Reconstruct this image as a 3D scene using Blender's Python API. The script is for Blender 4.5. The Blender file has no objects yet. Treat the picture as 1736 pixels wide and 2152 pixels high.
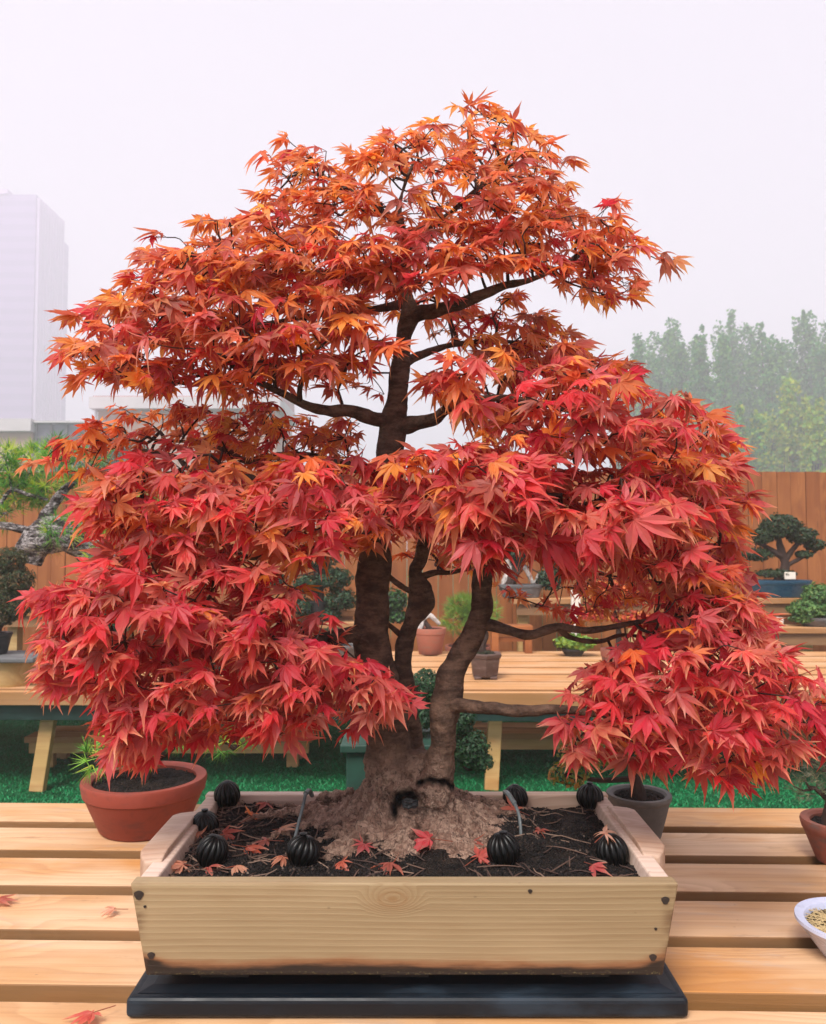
import bpy, math, random
import numpy as np
from mathutils import Vector, noise
R_ = random.Random(7)
rng = np.random.default_rng(11)
sc = bpy.context.scene
COL = sc.collection
# ------------------------------------------------------------------ camera mapping
F = 1700.0; CX = 868.0; CY = 1076.0; H = 1.30; TZ = 0.65
PIT = math.atan(78 / F)
FW = Vector((0, math.cos(PIT), math.sin(PIT))); UP = Vector((0, -math.sin(PIT), math.cos(PIT)))
def ray(px, py):
    return Vector(((px - CX) / F, 0, 0)) + UP * ((CY - py) / F) + FW
def P(px, py, Y):
    d = ray(px, py); return Vector((0, 0, H)) + d * (Y / d.y)
def G(px, py, z):
    d = ray(px, py); return Vector((0, 0, H)) + d * ((z - H) / d.z)
def m(px, Y): return px * Y / F     # pixels to metres at depth Y

# ------------------------------------------------------------------ scene graph helpers
WL = {}
def tag(o, label=None, cat=None, group=None, kind=None):
    if label: o['label'] = label
    if cat: o['category'] = cat
    if group: o['group'] = group
    if kind: o['kind'] = kind
    return o
def thing(name, loc, label, cat, group=None):
    o = bpy.data.objects.new(name, None); COL.objects.link(o); o.location = loc
    o.empty_display_size = 0.05
    WL[o.name] = Vector(loc)
    return tag(o, label, cat, group)
class MB:
    def __init__(s): s.v = []; s.f = []; s.c = []
    def add(s, vs, fs, col=(0.5, 0.5, 0.5)):
        b = len(s.v); s.v.extend([tuple(x) for x in vs]); s.f.extend([tuple(i + b for i in f) for f in fs])
        if isinstance(col, list): s.c.extend(col)
        else: s.c.extend([col] * len(vs))
    def build(s, name, mat, parent=None, origin=None, smooth=False, bevel=0, seg=2):
        o0 = Vector(origin) if origin is not None else (WL[parent.name] if parent else Vector((0, 0, 0)))
        me = bpy.data.meshes.new(name)
        va = np.array(s.v, dtype=float) - np.array(o0)
        me.from_pydata(va.tolist(), [], s.f)
        ca = me.color_attributes.new('Col', 'FLOAT_COLOR', 'POINT')
        c = np.ones((len(s.v), 4), dtype=np.float32); c[:, :3] = np.array(s.c, dtype=np.float32)
        ca.data.foreach_set('color', c.ravel())
        if smooth: me.polygons.foreach_set('use_smooth', [True] * len(me.polygons))
        if smooth: me.set_sharp_from_angle(angle=math.radians(38))
        me.materials.append(mat); me.update()
        o = bpy.data.objects.new(name, me); COL.objects.link(o); WL[o.name] = o0
        if parent: o.parent = parent; o.location = o0 - WL[parent.name]
        else: o.location = o0
        if bevel:
            b = o.modifiers.new('Bevel', 'BEVEL'); b.width = bevel; b.segments = seg; b.limit_method = 'ANGLE'
        return o
def box(mb, x0, x1, y0, y1, z0, z1, col=(0.5, 0.5, 0.5)):
    v = [(x0, y0, z0), (x1, y0, z0), (x1, y1, z0), (x0, y1, z0), (x0, y0, z1), (x1, y0, z1), (x1, y1, z1), (x0, y1, z1)]
    mb.add(v, [(0, 3, 2, 1), (4, 5, 6, 7), (0, 1, 5, 4), (1, 2, 6, 5), (2, 3, 7, 6), (3, 0, 4, 7)], col)
def hexa(mb, b, t, col=(0.5, 0.5, 0.5)):
    mb.add(list(b) + list(t), [(0, 3, 2, 1), (4, 5, 6, 7), (0, 1, 5, 4), (1, 2, 6, 5), (2, 3, 7, 6), (3, 0, 4, 7)], col)
def beam(mb, a, b, w, d, col=(0.5, 0.5, 0.5)):
    a = Vector(a); b = Vector(b); t = (b - a).normalized()
    s = t.cross(Vector((0, 1, 0)));
    if s.length < 0.1: s = t.cross(Vector((0, 0, 1)))
    s.normalize(); u = s.cross(t).normalized()
    q = lambda p: [p - s * w / 2 - u * d / 2, p + s * w / 2 - u * d / 2, p + s * w / 2 + u * d / 2, p - s * w / 2 + u * d / 2]
    hexa(mb, q(a), q(b), col)
def spline(pts, n=6):
    pts = [Vector(p) for p in pts]
    if len(pts) < 3: return pts
    P_ = [pts[0] * 2 - pts[1]] + pts + [pts[-1] * 2 - pts[-2]]; out = []
    for i in range(1, len(P_) - 2):
        a, b, c, d = P_[i - 1:i + 3]
        for k in range(n):
            t = k / n
            out.append(0.5 * ((2 * b) + (c - a) * t + (2 * a - 5 * b + 4 * c - d) * t * t + (-a + 3 * b - 3 * c + d) * t ** 3))
    out.append(pts[-1]); return out
def tube(mb, pts, radii, sides=8, sm=6, lump=0.0, col=(0.5, 0.5, 0.5), seed=0, freq=30):
    n0 = len(pts)
    if sm > 1 and n0 > 2:
        rs = []
        for i in range(n0 - 1):
            for k in range(sm): rs.append(radii[i] + (radii[i + 1] - radii[i]) * k / sm)
        rs.append(radii[-1]); pts = spline(pts, sm)
    else: rs = list(radii); pts = [Vector(p) for p in pts]
    ref = Vector((0.3, 1, 0.2)); vs = []; u = None
    for i, p in enumerate(pts):
        t = (pts[min(i + 1, len(pts) - 1)] - pts[max(i - 1, 0)])
        t = t.normalized() if t.length > 1e-9 else Vector((0, 0, 1))
        if u is None:
            u = t.cross(ref); u = u.normalized() if u.length > .01 else t.cross(Vector((1, 0, 0))).normalized()
        else:
            u = (u - t * u.dot(t)); u = u.normalized() if u.length > 1e-6 else t.orthogonal().normalized()
        w = t.cross(u)
        for k in range(sides):
            a = 2 * math.pi * k / sides; dd = u * math.cos(a) + w * math.sin(a); r = rs[i]
            if lump: r *= 1 + lump * noise.noise((p + dd * r) * freq + Vector((seed, 0, 0)))
            vs.append(p + dd * r)
    fs = []
    for i in range(len(pts) - 1):
        for k in range(sides):
            a = i * sides + k; b = i * sides + (k + 1) % sides
            fs.append((a, b, b + sides, a + sides))
    fs.append(tuple(range(sides))[::-1]); fs.append(tuple((len(pts) - 1) * sides + k for k in range(sides)))
    mb.add(vs, fs, col)
def lathe(mb, c, prof, n=48, col=(0.5, 0.5, 0.5), fx=1, fy=1, sq=None):
    vs = []; fs = []; c = Vector(c)
    for r, z in prof:
        for k in range(n):
            a = 2 * math.pi * (k + .5) / n; q = 1
            if sq: q = 1 / ((abs(math.cos(a)) ** sq + abs(math.sin(a)) ** sq) ** (1 / sq))
            vs.append((c.x + r * q * fx * math.cos(a), c.y + r * q * fy * math.sin(a), c.z + z))
    for i in range(len(prof) - 1):
        for k in range(n):
            a = i * n + k; b = i * n + (k + 1) % n; fs.append((a, b, b + n, a + n))
    fs.append(tuple(range(n))[::-1]); fs.append(tuple((len(prof) - 1) * n + k for k in range(n)))
    mb.add(vs, fs, col)

# ------------------------------------------------------------------ materials
class N:
    def __init__(s, name):
        s.m = bpy.data.materials.new(name); s.m.use_nodes = True; s.t = s.m.node_tree; s.t.nodes.clear()
        s.out = s.n('ShaderNodeOutputMaterial')
    def n(s, typ, **kw):
        x = s.t.nodes.new(typ)
        for k, v in kw.items(): setattr(x, k, v)
        return x
    def l(s, a, b): s.t.links.new(a, b)
    def inp(s, sock, v):
        if hasattr(v, 'is_output'): s.l(v, sock)
        else:
            if sock.type == 'RGBA' and len(v) == 3: v = (*v, 1)
            sock.default_value = v
    def noise(s, vec, scale, detail=4, rough=.55, dist=0):
        x = s.n('ShaderNodeTexNoise'); s.l(vec, x.inputs['Vector']); x.inputs['Scale'].default_value = scale
        x.inputs['Detail'].default_value = detail; x.inputs['Roughness'].default_value = rough; x.inputs['Distortion'].default_value = dist
        return x.outputs['Fac']
    def vor(s, vec, scale, feature='F1', out='Distance', rnd=1):
        x = s.n('ShaderNodeTexVoronoi', feature=feature); s.l(vec, x.inputs['Vector']); x.inputs['Scale'].default_value = scale
        x.inputs['Randomness'].default_value = rnd
        return x.outputs[out]
    def math(s, op, a, b=0.0, c=0.0):
        x = s.n('ShaderNodeMath', operation=op); s.inp(x.inputs[0], a); s.inp(x.inputs[1], b); s.inp(x.inputs[2], c); return x.outputs[0]
    def mix(s, f, a, b, blend='MIX'):
        x = s.n('ShaderNodeMix', data_type='RGBA', blend_type=blend); s.inp(x.inputs[0], f); s.inp(x.inputs[6], a); s.inp(x.inputs[7], b); return x.outputs[2]
    def mr(s, v, a, b, c=0.0, d=1.0):
        x = s.n('ShaderNodeMapRange', interpolation_type='SMOOTHSTEP'); s.inp(x.inputs[0], v)
        for i, q in enumerate((a, b, c, d)): x.inputs[i + 1].default_value = q
        return x.outputs[0]
    def map(s, vec, scale=(1, 1, 1), loc=(0, 0, 0), rot=(0, 0, 0)):
        x = s.n('ShaderNodeMapping'); s.l(vec, x.inputs[0]); x.inputs['Scale'].default_value = scale
        x.inputs['Location'].default_value = loc; x.inputs['Rotation'].default_value = rot; return x.outputs[0]
    def obj(s): return s.n('ShaderNodeTexCoord').outputs['Object']
    def col(s):
        x = s.n('ShaderNodeAttribute'); x.attribute_name = 'Col'; return x
    def vadd(s, a, b, op='ADD'):
        x = s.n('ShaderNodeVectorMath', operation=op); s.inp(x.inputs[0], a); s.inp(x.inputs[1], b); return x.outputs[0]
    def vscale(s, a, k):
        x = s.n('ShaderNodeVectorMath', operation='SCALE'); s.inp(x.inputs[0], a); s.inp(x.inputs['Scale'], k); return x.outputs[0]
    def fin(s, color, rough=.6, bump=None, bs=.3, bd=.002, spec=.5, **kw):
        b = s.n('ShaderNodeBsdfPrincipled'); s.inp(b.inputs['Base Color'], color); s.inp(b.inputs['Roughness'], rough)
        b.inputs['Specular IOR Level'].default_value = spec
        for k, v in kw.items(): s.inp(b.inputs[k.replace('_', ' ')], v)
        if bump is not None:
            u = s.n('ShaderNodeBump'); u.inputs['Strength'].default_value = bs; u.inputs['Distance'].default_value = bd
            s.l(bump, u.inputs['Height']); s.l(u.outputs[0], b.inputs['Normal'])
        s.b = b; s.l(b.outputs[0], s.out.inputs['Surface']); return s.m

def wood(name, ca, cb, cc, gs=(0.5, 8, 8), knotsc=(2.2, 7, 7), knot=True, rough=.55, ring=1.0, stain=None, kcol=(.16, .07, .03), dens=.13, spot=None, warp=1.2, rc=.35, edge=0, grey=0):
    """grain runs along local X; Col.r offsets each board"""
    n = N(name); o = n.obj(); c = n.col()
    off = n.vscale(c.outputs['Color'], 17.0); p = n.vadd(o, off)
    kd = n.vor(n.map(p, knotsc), 1.0); km = n.mr(kd, 0.0, dens * 3.2, 1, 0)
    low = n.noise(n.map(p, (1.2, 3, 3)), 1.5, 3)
    g = n.map(p, gs)
    sep = n.n('ShaderNodeSeparateXYZ'); n.l(g, sep.inputs[0])
    t = n.math('ADD', sep.outputs[1], n.math('MULTIPLY', sep.outputs[2], .7))
    t = n.math('ADD', t, n.math('MULTIPLY', n.noise(n.map(p, (.7, 4, 4)), 1.6, 3), warp))
    t = n.math('ADD', t, n.math('MULTIPLY', km, 1.1 if knot else 0.0))
    if spot:
        d3 = n.n('ShaderNodeVectorMath', operation='DISTANCE'); n.l(n.map(o, (.55, 0, 1)), d3.inputs[0]); d3.inputs[1].default_value = (spot[0] * .55, 0, spot[1])
        sd3 = d3.outputs['Value']; t = n.math('ADD', t, n.math('MULTIPLY', n.mr(sd3, 0, .030, 1, 0), .45))
    ringv = n.math('FRACT', n.math('MULTIPLY', t, 1.6 * ring))
    ringv = n.mr(ringv, 0.0, 1.0)
    ringv = n.math('MULTIPLY', ringv, n.mr(n.math('FRACT', n.math('MULTIPLY', t, 1.6 * ring)), 1.0, .86))
    fine = n.noise(n.map(p, (3, 140, 140)), 1.0, 4, .7)
    col = n.mix(n.mr(low, .34, .66), ca, cb)
    blotch = n.noise(n.map(p, (1.6, 4, 4), (5, 3, 1)), 1.3, 4, .6)
    col = n.mix(n.math('MULTIPLY', n.mr(blotch, .52, .72), .75), col, cc)
    dark = n.mix(1.0, col, (.62, .50, .42), 'MULTIPLY')
    col = n.mix(n.math('MULTIPLY', ringv, rc), col, dark)
    col = n.mix(n.math('MULTIPLY', n.mr(fine, .45, .75), .35), col, dark)
    scr = n.noise(n.map(p, (25, 90, 90), rot=(0, 0, .5)), 1.0, 2)
    if knot:
        k2 = n.mr(kd, 0.0, dens * .9, 1, 0)
        col = n.mix(n.math('MULTIPLY', k2, .8), col, kcol)
        k3 = n.mr(kd, dens * .5, dens * 1.7, 1, 0)
        col = n.mix(n.math('MULTIPLY', k3, .4), col, cc)
    if spot:
        col = n.mix(n.mr(sd3, .002, .0065, .75, 0), col, kcol)
        col = n.mix(n.math('MULTIPLY', n.mr(n.math('ABSOLUTE', n.math('SUBTRACT', sd3, .010)), 0, .003, 1, 0), .5), col, kcol)
        col = n.mix(n.mr(sd3, .01, .03, .4, 0), col, cc)
    # small dirt specks
    sp = n.mr(n.vor(n.map(p, (18, 30, 30)), 1.0), .0, .07, 1, 0)
    col = n.mix(n.math('MULTIPLY', sp, .5), col, (.08, .05, .03))
    bump = n.math('ADD', n.math('MULTIPLY', ringv, .5), n.math('ADD', fine, n.math('MULTIPLY', scr, .6)))
    if grey:
        gw = n.noise(n.map(p, (2.2, 9, 9), (3, 7, 1)), 2.2, 6, .7); col = n.mix(n.mr(gw, .54, .74, 0, grey), col, (.40, .33, .28))
        st_ = n.noise(n.map(p, (3, 14, 14), (9, 2, 4)), 2.6, 5, .7); col = n.mix(n.mr(st_, .60, .72, 0, grey * .9), col, (.24, .12, .05))
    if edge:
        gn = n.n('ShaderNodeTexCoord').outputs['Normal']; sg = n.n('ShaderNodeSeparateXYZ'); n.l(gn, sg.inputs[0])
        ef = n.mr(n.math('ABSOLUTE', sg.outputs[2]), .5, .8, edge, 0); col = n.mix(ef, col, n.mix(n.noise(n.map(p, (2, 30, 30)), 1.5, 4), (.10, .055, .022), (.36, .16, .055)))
    if stain: col = stain(n, o, col)
    return n.fin(col, n.math('MULTIPLY_ADD', fine, .25, rough - .1), bump, .35, .0012, spec=.35)

M = {}
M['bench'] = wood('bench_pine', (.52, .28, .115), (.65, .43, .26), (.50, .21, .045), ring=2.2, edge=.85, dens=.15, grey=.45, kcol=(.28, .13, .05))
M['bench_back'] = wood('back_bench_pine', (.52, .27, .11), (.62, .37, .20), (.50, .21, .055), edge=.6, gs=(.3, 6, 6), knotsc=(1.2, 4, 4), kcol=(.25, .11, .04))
M['leg'] = wood('leg_pine', (.42, .27, .10), (.52, .34, .15), (.40, .19, .05), kcol=(.2, .1, .04))
M['fence'] = wood('fence_wood', (.26, .083, .024), (.35, .125, .038), (.20, .06, .018), gs=(.3, 9, 9), knotsc=(1.5, 8, 8), dens=.1, kcol=(.14, .05, .02))
M['dark_wood'] = wood('dark_brown_wood', (.22, .12, .06), (.3, .17, .08), (.2, .1, .04))  # plain darker brown wood for crossbeams, shelf rails and base board
def box_stain(n, o, col):
    sep = n.n('ShaderNodeSeparateXYZ'); n.l(o, sep.inputs[0])
    nz = n.noise(n.map(o, (5, 5, 30)), 1.0, 5, .65)
    edge = n.math('ADD', sep.outputs[2], n.math('MULTIPLY', n.math('SUBTRACT', nz, .5), -.030))
    # corners climb higher
    ax = n.math('ABSOLUTE', sep.outputs[0]); cor = n.mr(ax, .32, .375)
    edge = n.math('SUBTRACT', edge, n.math('MULTIPLY', cor, n.math('MULTIPLY', nz, .022)))
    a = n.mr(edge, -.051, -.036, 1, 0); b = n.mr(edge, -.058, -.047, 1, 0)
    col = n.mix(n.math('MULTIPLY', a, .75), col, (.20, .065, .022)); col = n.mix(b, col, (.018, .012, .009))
    specks = n.mr(n.noise(n.map(o, (220, 220, 330)), 1.0, 3, .7), .56, .66)
    lowm = n.mr(sep.outputs[2], -.064, -.056, 1, 0)
    col = n.mix(n.math('MULTIPLY', n.math('MULTIPLY', specks, lowm), .7), col, (.20, .17, .08))
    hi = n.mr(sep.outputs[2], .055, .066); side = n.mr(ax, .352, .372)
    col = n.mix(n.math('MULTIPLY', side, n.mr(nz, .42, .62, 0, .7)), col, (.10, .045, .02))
    return col
M['box'] = wood('planter_pine', (.29, .215, .120), (.36, .27, .155), (.27, .17, .085), gs=(.3, 14, 14), knotsc=(1.9, 6, 6), ring=8, warp=.16, rc=.34, spot=(-.0165, .043), knot=False, stain=box_stain, kcol=(.22, .12, .05))
M['box_top'] = wood('planter_rim_pine', (.50, .36, .27), (.66, .52, .44), (.36, .20, .12), gs=(3, 12, 12), ring=3)

def simple(name, col, rough=.6, var=.25, sc_=20, bs=.3, bd=.002, spec=.5, col2=None):
    n = N(name); o = n.obj(); f = n.noise(o, sc_, 5, .6)
    c2 = col2 or tuple(x * (1 - var) for x in col)
    c = n.mix(n.mr(f, .35, .65), col, c2)
    return n.fin(c, rough, n.noise(o, sc_ * 6, 3), bs, bd, spec)
def pot_mat(name, col, dirt, rough=.7):
    n = N(name); o = n.obj(); f = n.noise(n.map(o, (1, 1, 2.5)), 14, 6, .65); g = n.noise(o, 60, 4)
    c = n.mix(n.mr(f, .48, .72), col, dirt); c = n.mix(n.math('MULTIPLY', n.mr(g, .5, .75), .3), c, tuple(x * .5 for x in col))
    return n.fin(c, n.math('MULTIPLY_ADD', f, .3, rough - .15), g, .25, .002, spec=.35)
M['terracotta'] = pot_mat('terracotta', (.25, .046, .028), (.17, .045, .035), .62)
M['terracotta_old'] = pot_mat('old_terracotta', (.27, .085, .055), (.16, .09, .075), .8)
M['terracotta_pale'] = pot_mat('pale_terracotta', (.34, .12, .08), (.28, .14, .1), .8)
M['grey_pot'] = pot_mat('grey_plastic_pot', (.10, .092, .085), (.17, .15, .135), .6)
M['stone_pot'] = pot_mat('grey_stone_pot', (.12, .12, .125), (.2, .2, .2), .7)
M['brown_pot'] = pot_mat('brown_glazed_pot', (.10, .06, .05), (.19, .13, .11), .45)
M['black_pot'] = pot_mat('black_pot', (.018, .02, .022), (.05, .05, .05), .5)
M['blue_pot'] = pot_mat('blue_glazed_pot', (.012, .055, .10), (.02, .085, .12), .3)
M['lilac_pot'] = pot_mat('pale_lilac_glaze', (.52, .55, .70), (.46, .50, .66), .25)
M['deadwood'] = simple('bleached_wood', (.55, .50, .47), .8, .5, 40, .6, .004)
M['black_plastic'] = simple('black_plastic', (.0016, .0022, .0022), .36, .3, 30, .15, .001, .25)
M['spike'] = simple('grey_tube', (.10, .12, .125), .4, .4, 60)
M['stump_dark'] = simple('near_black_wood', (.02, .015, .012), .8)  # near-black wood tone for the planter feet
M['screw'] = simple('rusty_screw', (.03, .018, .013), .7, .5, 200)
M['rail'] = simple('green_painted_rail', (.015, .050, .042), .45, .5, 6)
M['stand'] = simple('green_stand_paint', (.012, .06, .04), .6, .4, 8)
M['label_white'] = simple('white_tag', (.75, .68, .60), .6, .1, 20)
# black lacquer tray with dusty film
n = N('dark_tray'); o = n.obj(); f = n.noise(n.map(o, (3, 6, 6)), 2.2, 5, .6)
M['tray'] = n.fin(n.mix(n.mr(f, .50, .72), (.002, .005, .009), (.014, .025, .038)), n.mr(f, .3, .7, .34, .6), n.noise(o, 120, 4), .2, .001, spec=.3)
# soil
n = N('dark_soil'); o = n.obj(); v = n.vor(o, 230, out='Color'); vd = n.vor(o, 230)
c = n.mix(n.mr(n.noise(o, 30, 4), .4, .7), (.007, .0055, .005), (.026, .018, .014))
c = n.mix(n.math('MULTIPLY', n.mr(n.noise(o, 260, 3, .7), .58, .75), .6), c, (.12, .09, .07))
M['soil'] = n.fin(c, .95, n.math('ADD', n.math('MULTIPLY', vd, -1), n.noise(o, 90, 5)), 1.0, .006, spec=.2)
n = N('soil_granules'); a = n.col(); M['grain'] = n.fin(a.outputs['Color'], .9, n.noise(n.obj(), 500, 3), .4, .001, spec=.25)
# lawn
n = N('artificial_turf'); o = n.obj(); f = n.noise(o, 2.0, 4, .6); g = n.noise(n.map(o, (1, .5, 1)), 160, 4, .8)
c = n.mix(n.mr(f, .35, .65), (.007, .13, .042), (.011, .17, .058)); c = n.mix(n.mr(g, .35, .7), c, (.005, .10, .034))
M['lawn'] = n.fin(c, .8, g, 1.0, .02, spec=.2)
n = N('turf_blades'); a = n.col(); M['blade'] = n.fin(a.outputs['Color'], .55, spec=.3)
# leaves: colour attribute + translucency
def leafmat(name, trans=.50, rough=.48, spec=.35, gain=(1.4, 1.35, 1.05)):
    n = N(name); a = n.col(); o = n.obj()
    v = n.noise(o, 55, 3, .6)
    c = n.mix(n.math('MULTIPLY', n.mr(v, .45, .75), .22), a.outputs['Color'], n.mix(1, a.outputs['Color'], (.7, .6, .55), 'MULTIPLY'))
    b = n.n('ShaderNodeBsdfPrincipled'); n.l(c, b.inputs['Base Color']); b.inputs['Roughness'].default_value = rough
    b.inputs['Specular IOR Level'].default_value = spec
    u = n.n('ShaderNodeBump'); u.inputs['Strength'].default_value = .25; u.inputs['Distance'].default_value = .001
    n.l(n.noise(o, 400, 2), u.inputs['Height']); n.l(u.outputs[0], b.inputs['Normal'])
    t = n.n('ShaderNodeBsdfTranslucent'); n.l(n.mix(1, c, gain, 'MULTIPLY'), t.inputs['Color'])
    mx = n.n('ShaderNodeMixShader'); mx.inputs[0].default_value = trans
    n.l(b.outputs[0], mx.inputs[1]); n.l(t.outputs[0], mx.inputs[2]); n.l(mx.outputs[0], n.out.inputs['Surface'])
    return n.m
M['maple'] = leafmat('maple_leaf')
M['green_leaf'] = leafmat('green_leaf', .25, .5, .3, (1.2, 1.4, .8))
M['far_leaf'] = leafmat('poplar_leaf', .3, .7, .15, (1.2, 1.4, .8))
# bark: Col.r = rough flaky base, Col.g = hollow
n = N('maple_bark'); a = n.col(); o = n.obj()
sep = n.n('ShaderNodeSeparateColor'); n.l(a.outputs['Color'], sep.inputs[0])
dv = n.n('ShaderNodeTexNoise'); n.l(o, dv.inputs['Vector']); dv.inputs['Scale'].default_value = 70; dv.inputs['Detail'].default_value = 5
ow_ = n.vadd(o, n.vscale(dv.outputs['Color'], .035))
st = n.noise(n.map(o, (3, 3, 7), rot=(.1, .2, 0)), 9, 6, .7)
c0 = n.mix(n.mr(st, .35, .7), (.060, .036, .027), (.19, .115, .082))
c0 = n.mix(n.math('MULTIPLY', n.mr(n.noise(o, 12, 3), .5, .7), .5), c0, (.085, .06, .048))
fl = n.vor(n.map(ow_, (1, 1, .7)), 85, out='Color')
crk = n.vor(n.map(ow_, (1, 1, .7)), 85, feature='DISTANCE_TO_EDGE')
fs_ = n.n('ShaderNodeSeparateColor'); n.l(fl, fs_.inputs[0])
c1 = n.mix(n.mr(n.math('MULTIPLY_ADD', fs_.outputs[0], .5, n.math('MULTIPLY', n.noise(o, 90, 5, .7), .8)), .35, .85), (.34, .20, .145), (.60, .40, .30))
c1 = n.mix(n.mr(n.noise(o, 35, 5, .65), .5, .68), c1, (.085, .052, .038))
c1 = n.mix(n.mr(crk, 0, .10, .35, 0), c1, (.07, .042, .032)); c1 = n.mix(n.mr(n.noise(n.map(o, (1, 1, .6)), 150, 6, .75), .54, .64, 0, .75), c1, (.05, .03, .023))
c = n.mix(sep.outputs[0], c0, c1); c = n.mix(sep.outputs[1], c, (.006, .005, .005))
hb = n.math('MULTIPLY', n.math('ADD', n.math('MULTIPLY', n.mr(crk, 0, .2), .4), n.math('MULTIPLY', n.noise(n.map(o, (1, 1, .6)), 150, 6, .75), -1.6)), sep.outputs[0])
bm = n.math('ADD', n.math('MULTIPLY', hb, 1.2), n.math('ADD', n.noise(o, 60, 6, .7), n.math('ADD', n.math('MULTIPLY', n.noise(n.map(o, (1, 1, 5)), 28, 5), .5), n.noise(n.map(o, (1, 1, .5)), 110, 5, .7))))
M['bark'] = n.fin(c, .85, bm, 1.0, .007, spec=.15)
n = N('twig_bark'); o = n.obj(); M['twig'] = n.fin(n.mix(n.noise(o, 40, 4), (.020, .013, .010), (.07, .042, .034)), .85, n.noise(o, 120, 4), .5, .002, spec=.2)
n = N('pine_bark'); o = n.obj(); dv = n.n('ShaderNodeTexNoise'); n.l(o, dv.inputs['Vector']); dv.inputs['Scale'].default_value = 9; dv.inputs['Detail'].default_value = 6; k = n.vor(n.map(n.vadd(o, n.vscale(dv.outputs['Color'], .16)), (.7, 1, 1.3)), 34, feature='DISTANCE_TO_EDGE'); q = n.noise(n.map(o, (.5, 1, 1.6)), 20, 7, .75)
M['pine_bark'] = n.fin(n.mix(n.mr(k, 0, .10, .25, 1), (.03, .025, .025), n.mix(n.mr(q, .42, .56), (.50, .44, .44), (.045, .035, .035))), .9, n.math('ADD', k, q), 1, .02, spec=.15)

# ------------------------------------------------------------------ setting
me = MB(); me.add([(-258, -29, 0), (258, -29, 0), (258, 398, 0), (-258, 398, 0)], [(0, 1, 2, 3)])
tag(me.build('lawn', M['lawn']), kind='structure')
# turf blades in the visible strip
mb = MB(); K = 85000
xs = rng.uniform(-3.4, 3.4, K); ys = 3.9 + 3.0 * rng.uniform(0, 1, K) ** 1.4; hh = rng.uniform(.007, .017, K)
vv = []; ff = []; cc = []
for i in range(K):
    x, y, h = xs[i], ys[i], hh[i]; a = R_.uniform(0, 6.28); dx, dy = math.cos(a) * .004, math.sin(a) * .004
    lx, ly = R_.gauss(0, .010), R_.gauss(0, .010)
    vv += [(x - dx, y - dy, 0), (x + dx, y + dy, 0), (x + lx, y + ly, h)]; ff.append((3 * i, 3 * i + 1, 3 * i + 2))
    q = R_.uniform(.6, 1.25); c = (.007 * q + .002, .20 * q, .066 * q); cc += [c, c, c]
mb.v = vv; mb.f = ff; mb.c = cc
tag(mb.build('turf', M['blade']), 'short bright green artificial grass between the display tables', 'grass', kind='stuff')

# near display table ---------------------------------------------------
def slat_table(name, label, X0, X1, far, near, z, pitch, gap, th, mat, yaw, legs, apron=None, legmat=None, group=None, leglen=None, splay=0.0):
    c = Vector(((X0 + X1) / 2, (far + near) / 2, z)); t = thing(name, (c.x, c.y, 0), label, 'table', group)
    mb = MB(); y = far; i = 0
    while y > near + .02:
        r1 = R_.random(); y0 = max(y - pitch + gap, near)
        w = [R_.uniform(-.0015, .0015) for _ in range(2)]
        zt = z + R_.uniform(-.0015, .0015)
        box(mb, X0 + R_.uniform(-.02, .02), X1 + R_.uniform(-.02, .02), y0 + w[0], y + w[1], zt - th, zt, (r1, R_.random(), R_.random()))
        y -= pitch; i += 1
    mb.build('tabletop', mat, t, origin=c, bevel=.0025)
    n_ = max(2, int((X1 - X0) / 1.1))
    for k in range(n_ + 1):
        mb = MB(); x = X0 + .12 + (X1 - X0 - .24) * k / n_
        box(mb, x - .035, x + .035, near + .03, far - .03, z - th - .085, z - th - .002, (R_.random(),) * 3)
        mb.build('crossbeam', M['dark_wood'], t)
    if apron:
        mb = MB(); box(mb, X0 + .05, X1 - .05, near + .05, near + .09, z - th - .004 - apron, z - th - .004, (.3, .3, .3)); mb.build('apron_rail', M['rail'], t, bevel=.003)
    for lx, ly in legs:
        mb = MB(); s = splay if ly < c.y else -splay
        beam(mb, (lx, ly, z - th - (apron or 0)), (lx - splay * .5, ly - s, 0.0), .075, .05, (R_.random(),) * 3)
        o = mb.build('leg', legmat or M['leg'], t, origin=Vector((lx, ly, z / 2)), bevel=.004)
    t.rotation_euler.z = yaw
    return t
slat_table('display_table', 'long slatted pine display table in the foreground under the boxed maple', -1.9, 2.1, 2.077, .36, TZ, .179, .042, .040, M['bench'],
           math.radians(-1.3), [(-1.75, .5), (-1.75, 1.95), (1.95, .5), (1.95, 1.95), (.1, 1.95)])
# back tables
zb = .5475
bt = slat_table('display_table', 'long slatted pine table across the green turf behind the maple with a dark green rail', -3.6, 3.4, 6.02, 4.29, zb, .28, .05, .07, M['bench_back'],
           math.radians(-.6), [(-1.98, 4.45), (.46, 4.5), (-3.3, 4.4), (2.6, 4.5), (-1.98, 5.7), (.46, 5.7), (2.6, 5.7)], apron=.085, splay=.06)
# low benches under / behind back table
def low_bench(x0, x1, y, z, label):
    t = thing('low_bench', ((x0 + x1) / 2, y, 0), label, 'bench', 'low wooden benches behind the back table')
    mb = MB(); box(mb, x0, x1, y - .16, y - .02, z - .035, z, (R_.random(),) * 3); box(mb, x0, x1, y + .01, y + .15, z - .035, z, (R_.random(),) * 3)
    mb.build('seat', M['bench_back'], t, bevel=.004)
    mb = MB(); box(mb, x0 + .02, x1 - .02, y - .14, y - .11, z - .10, z - .037, (.4, .4, .4)); mb.build('frame', M['leg'], t)
    for xx in (x0 + .12, x1 - .12):
        for yy in (y - .09, y + .1):
            mb = MB(); box(mb, xx - .035, xx + .035, yy - .025, yy + .025, 0, z - .037, (R_.random(),) * 3); mb.build('leg', M['leg'], t, bevel=.003)
low_bench(-2.3, -.6, 5.0, .19, 'low slatted bench under the left half of the back table')
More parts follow.
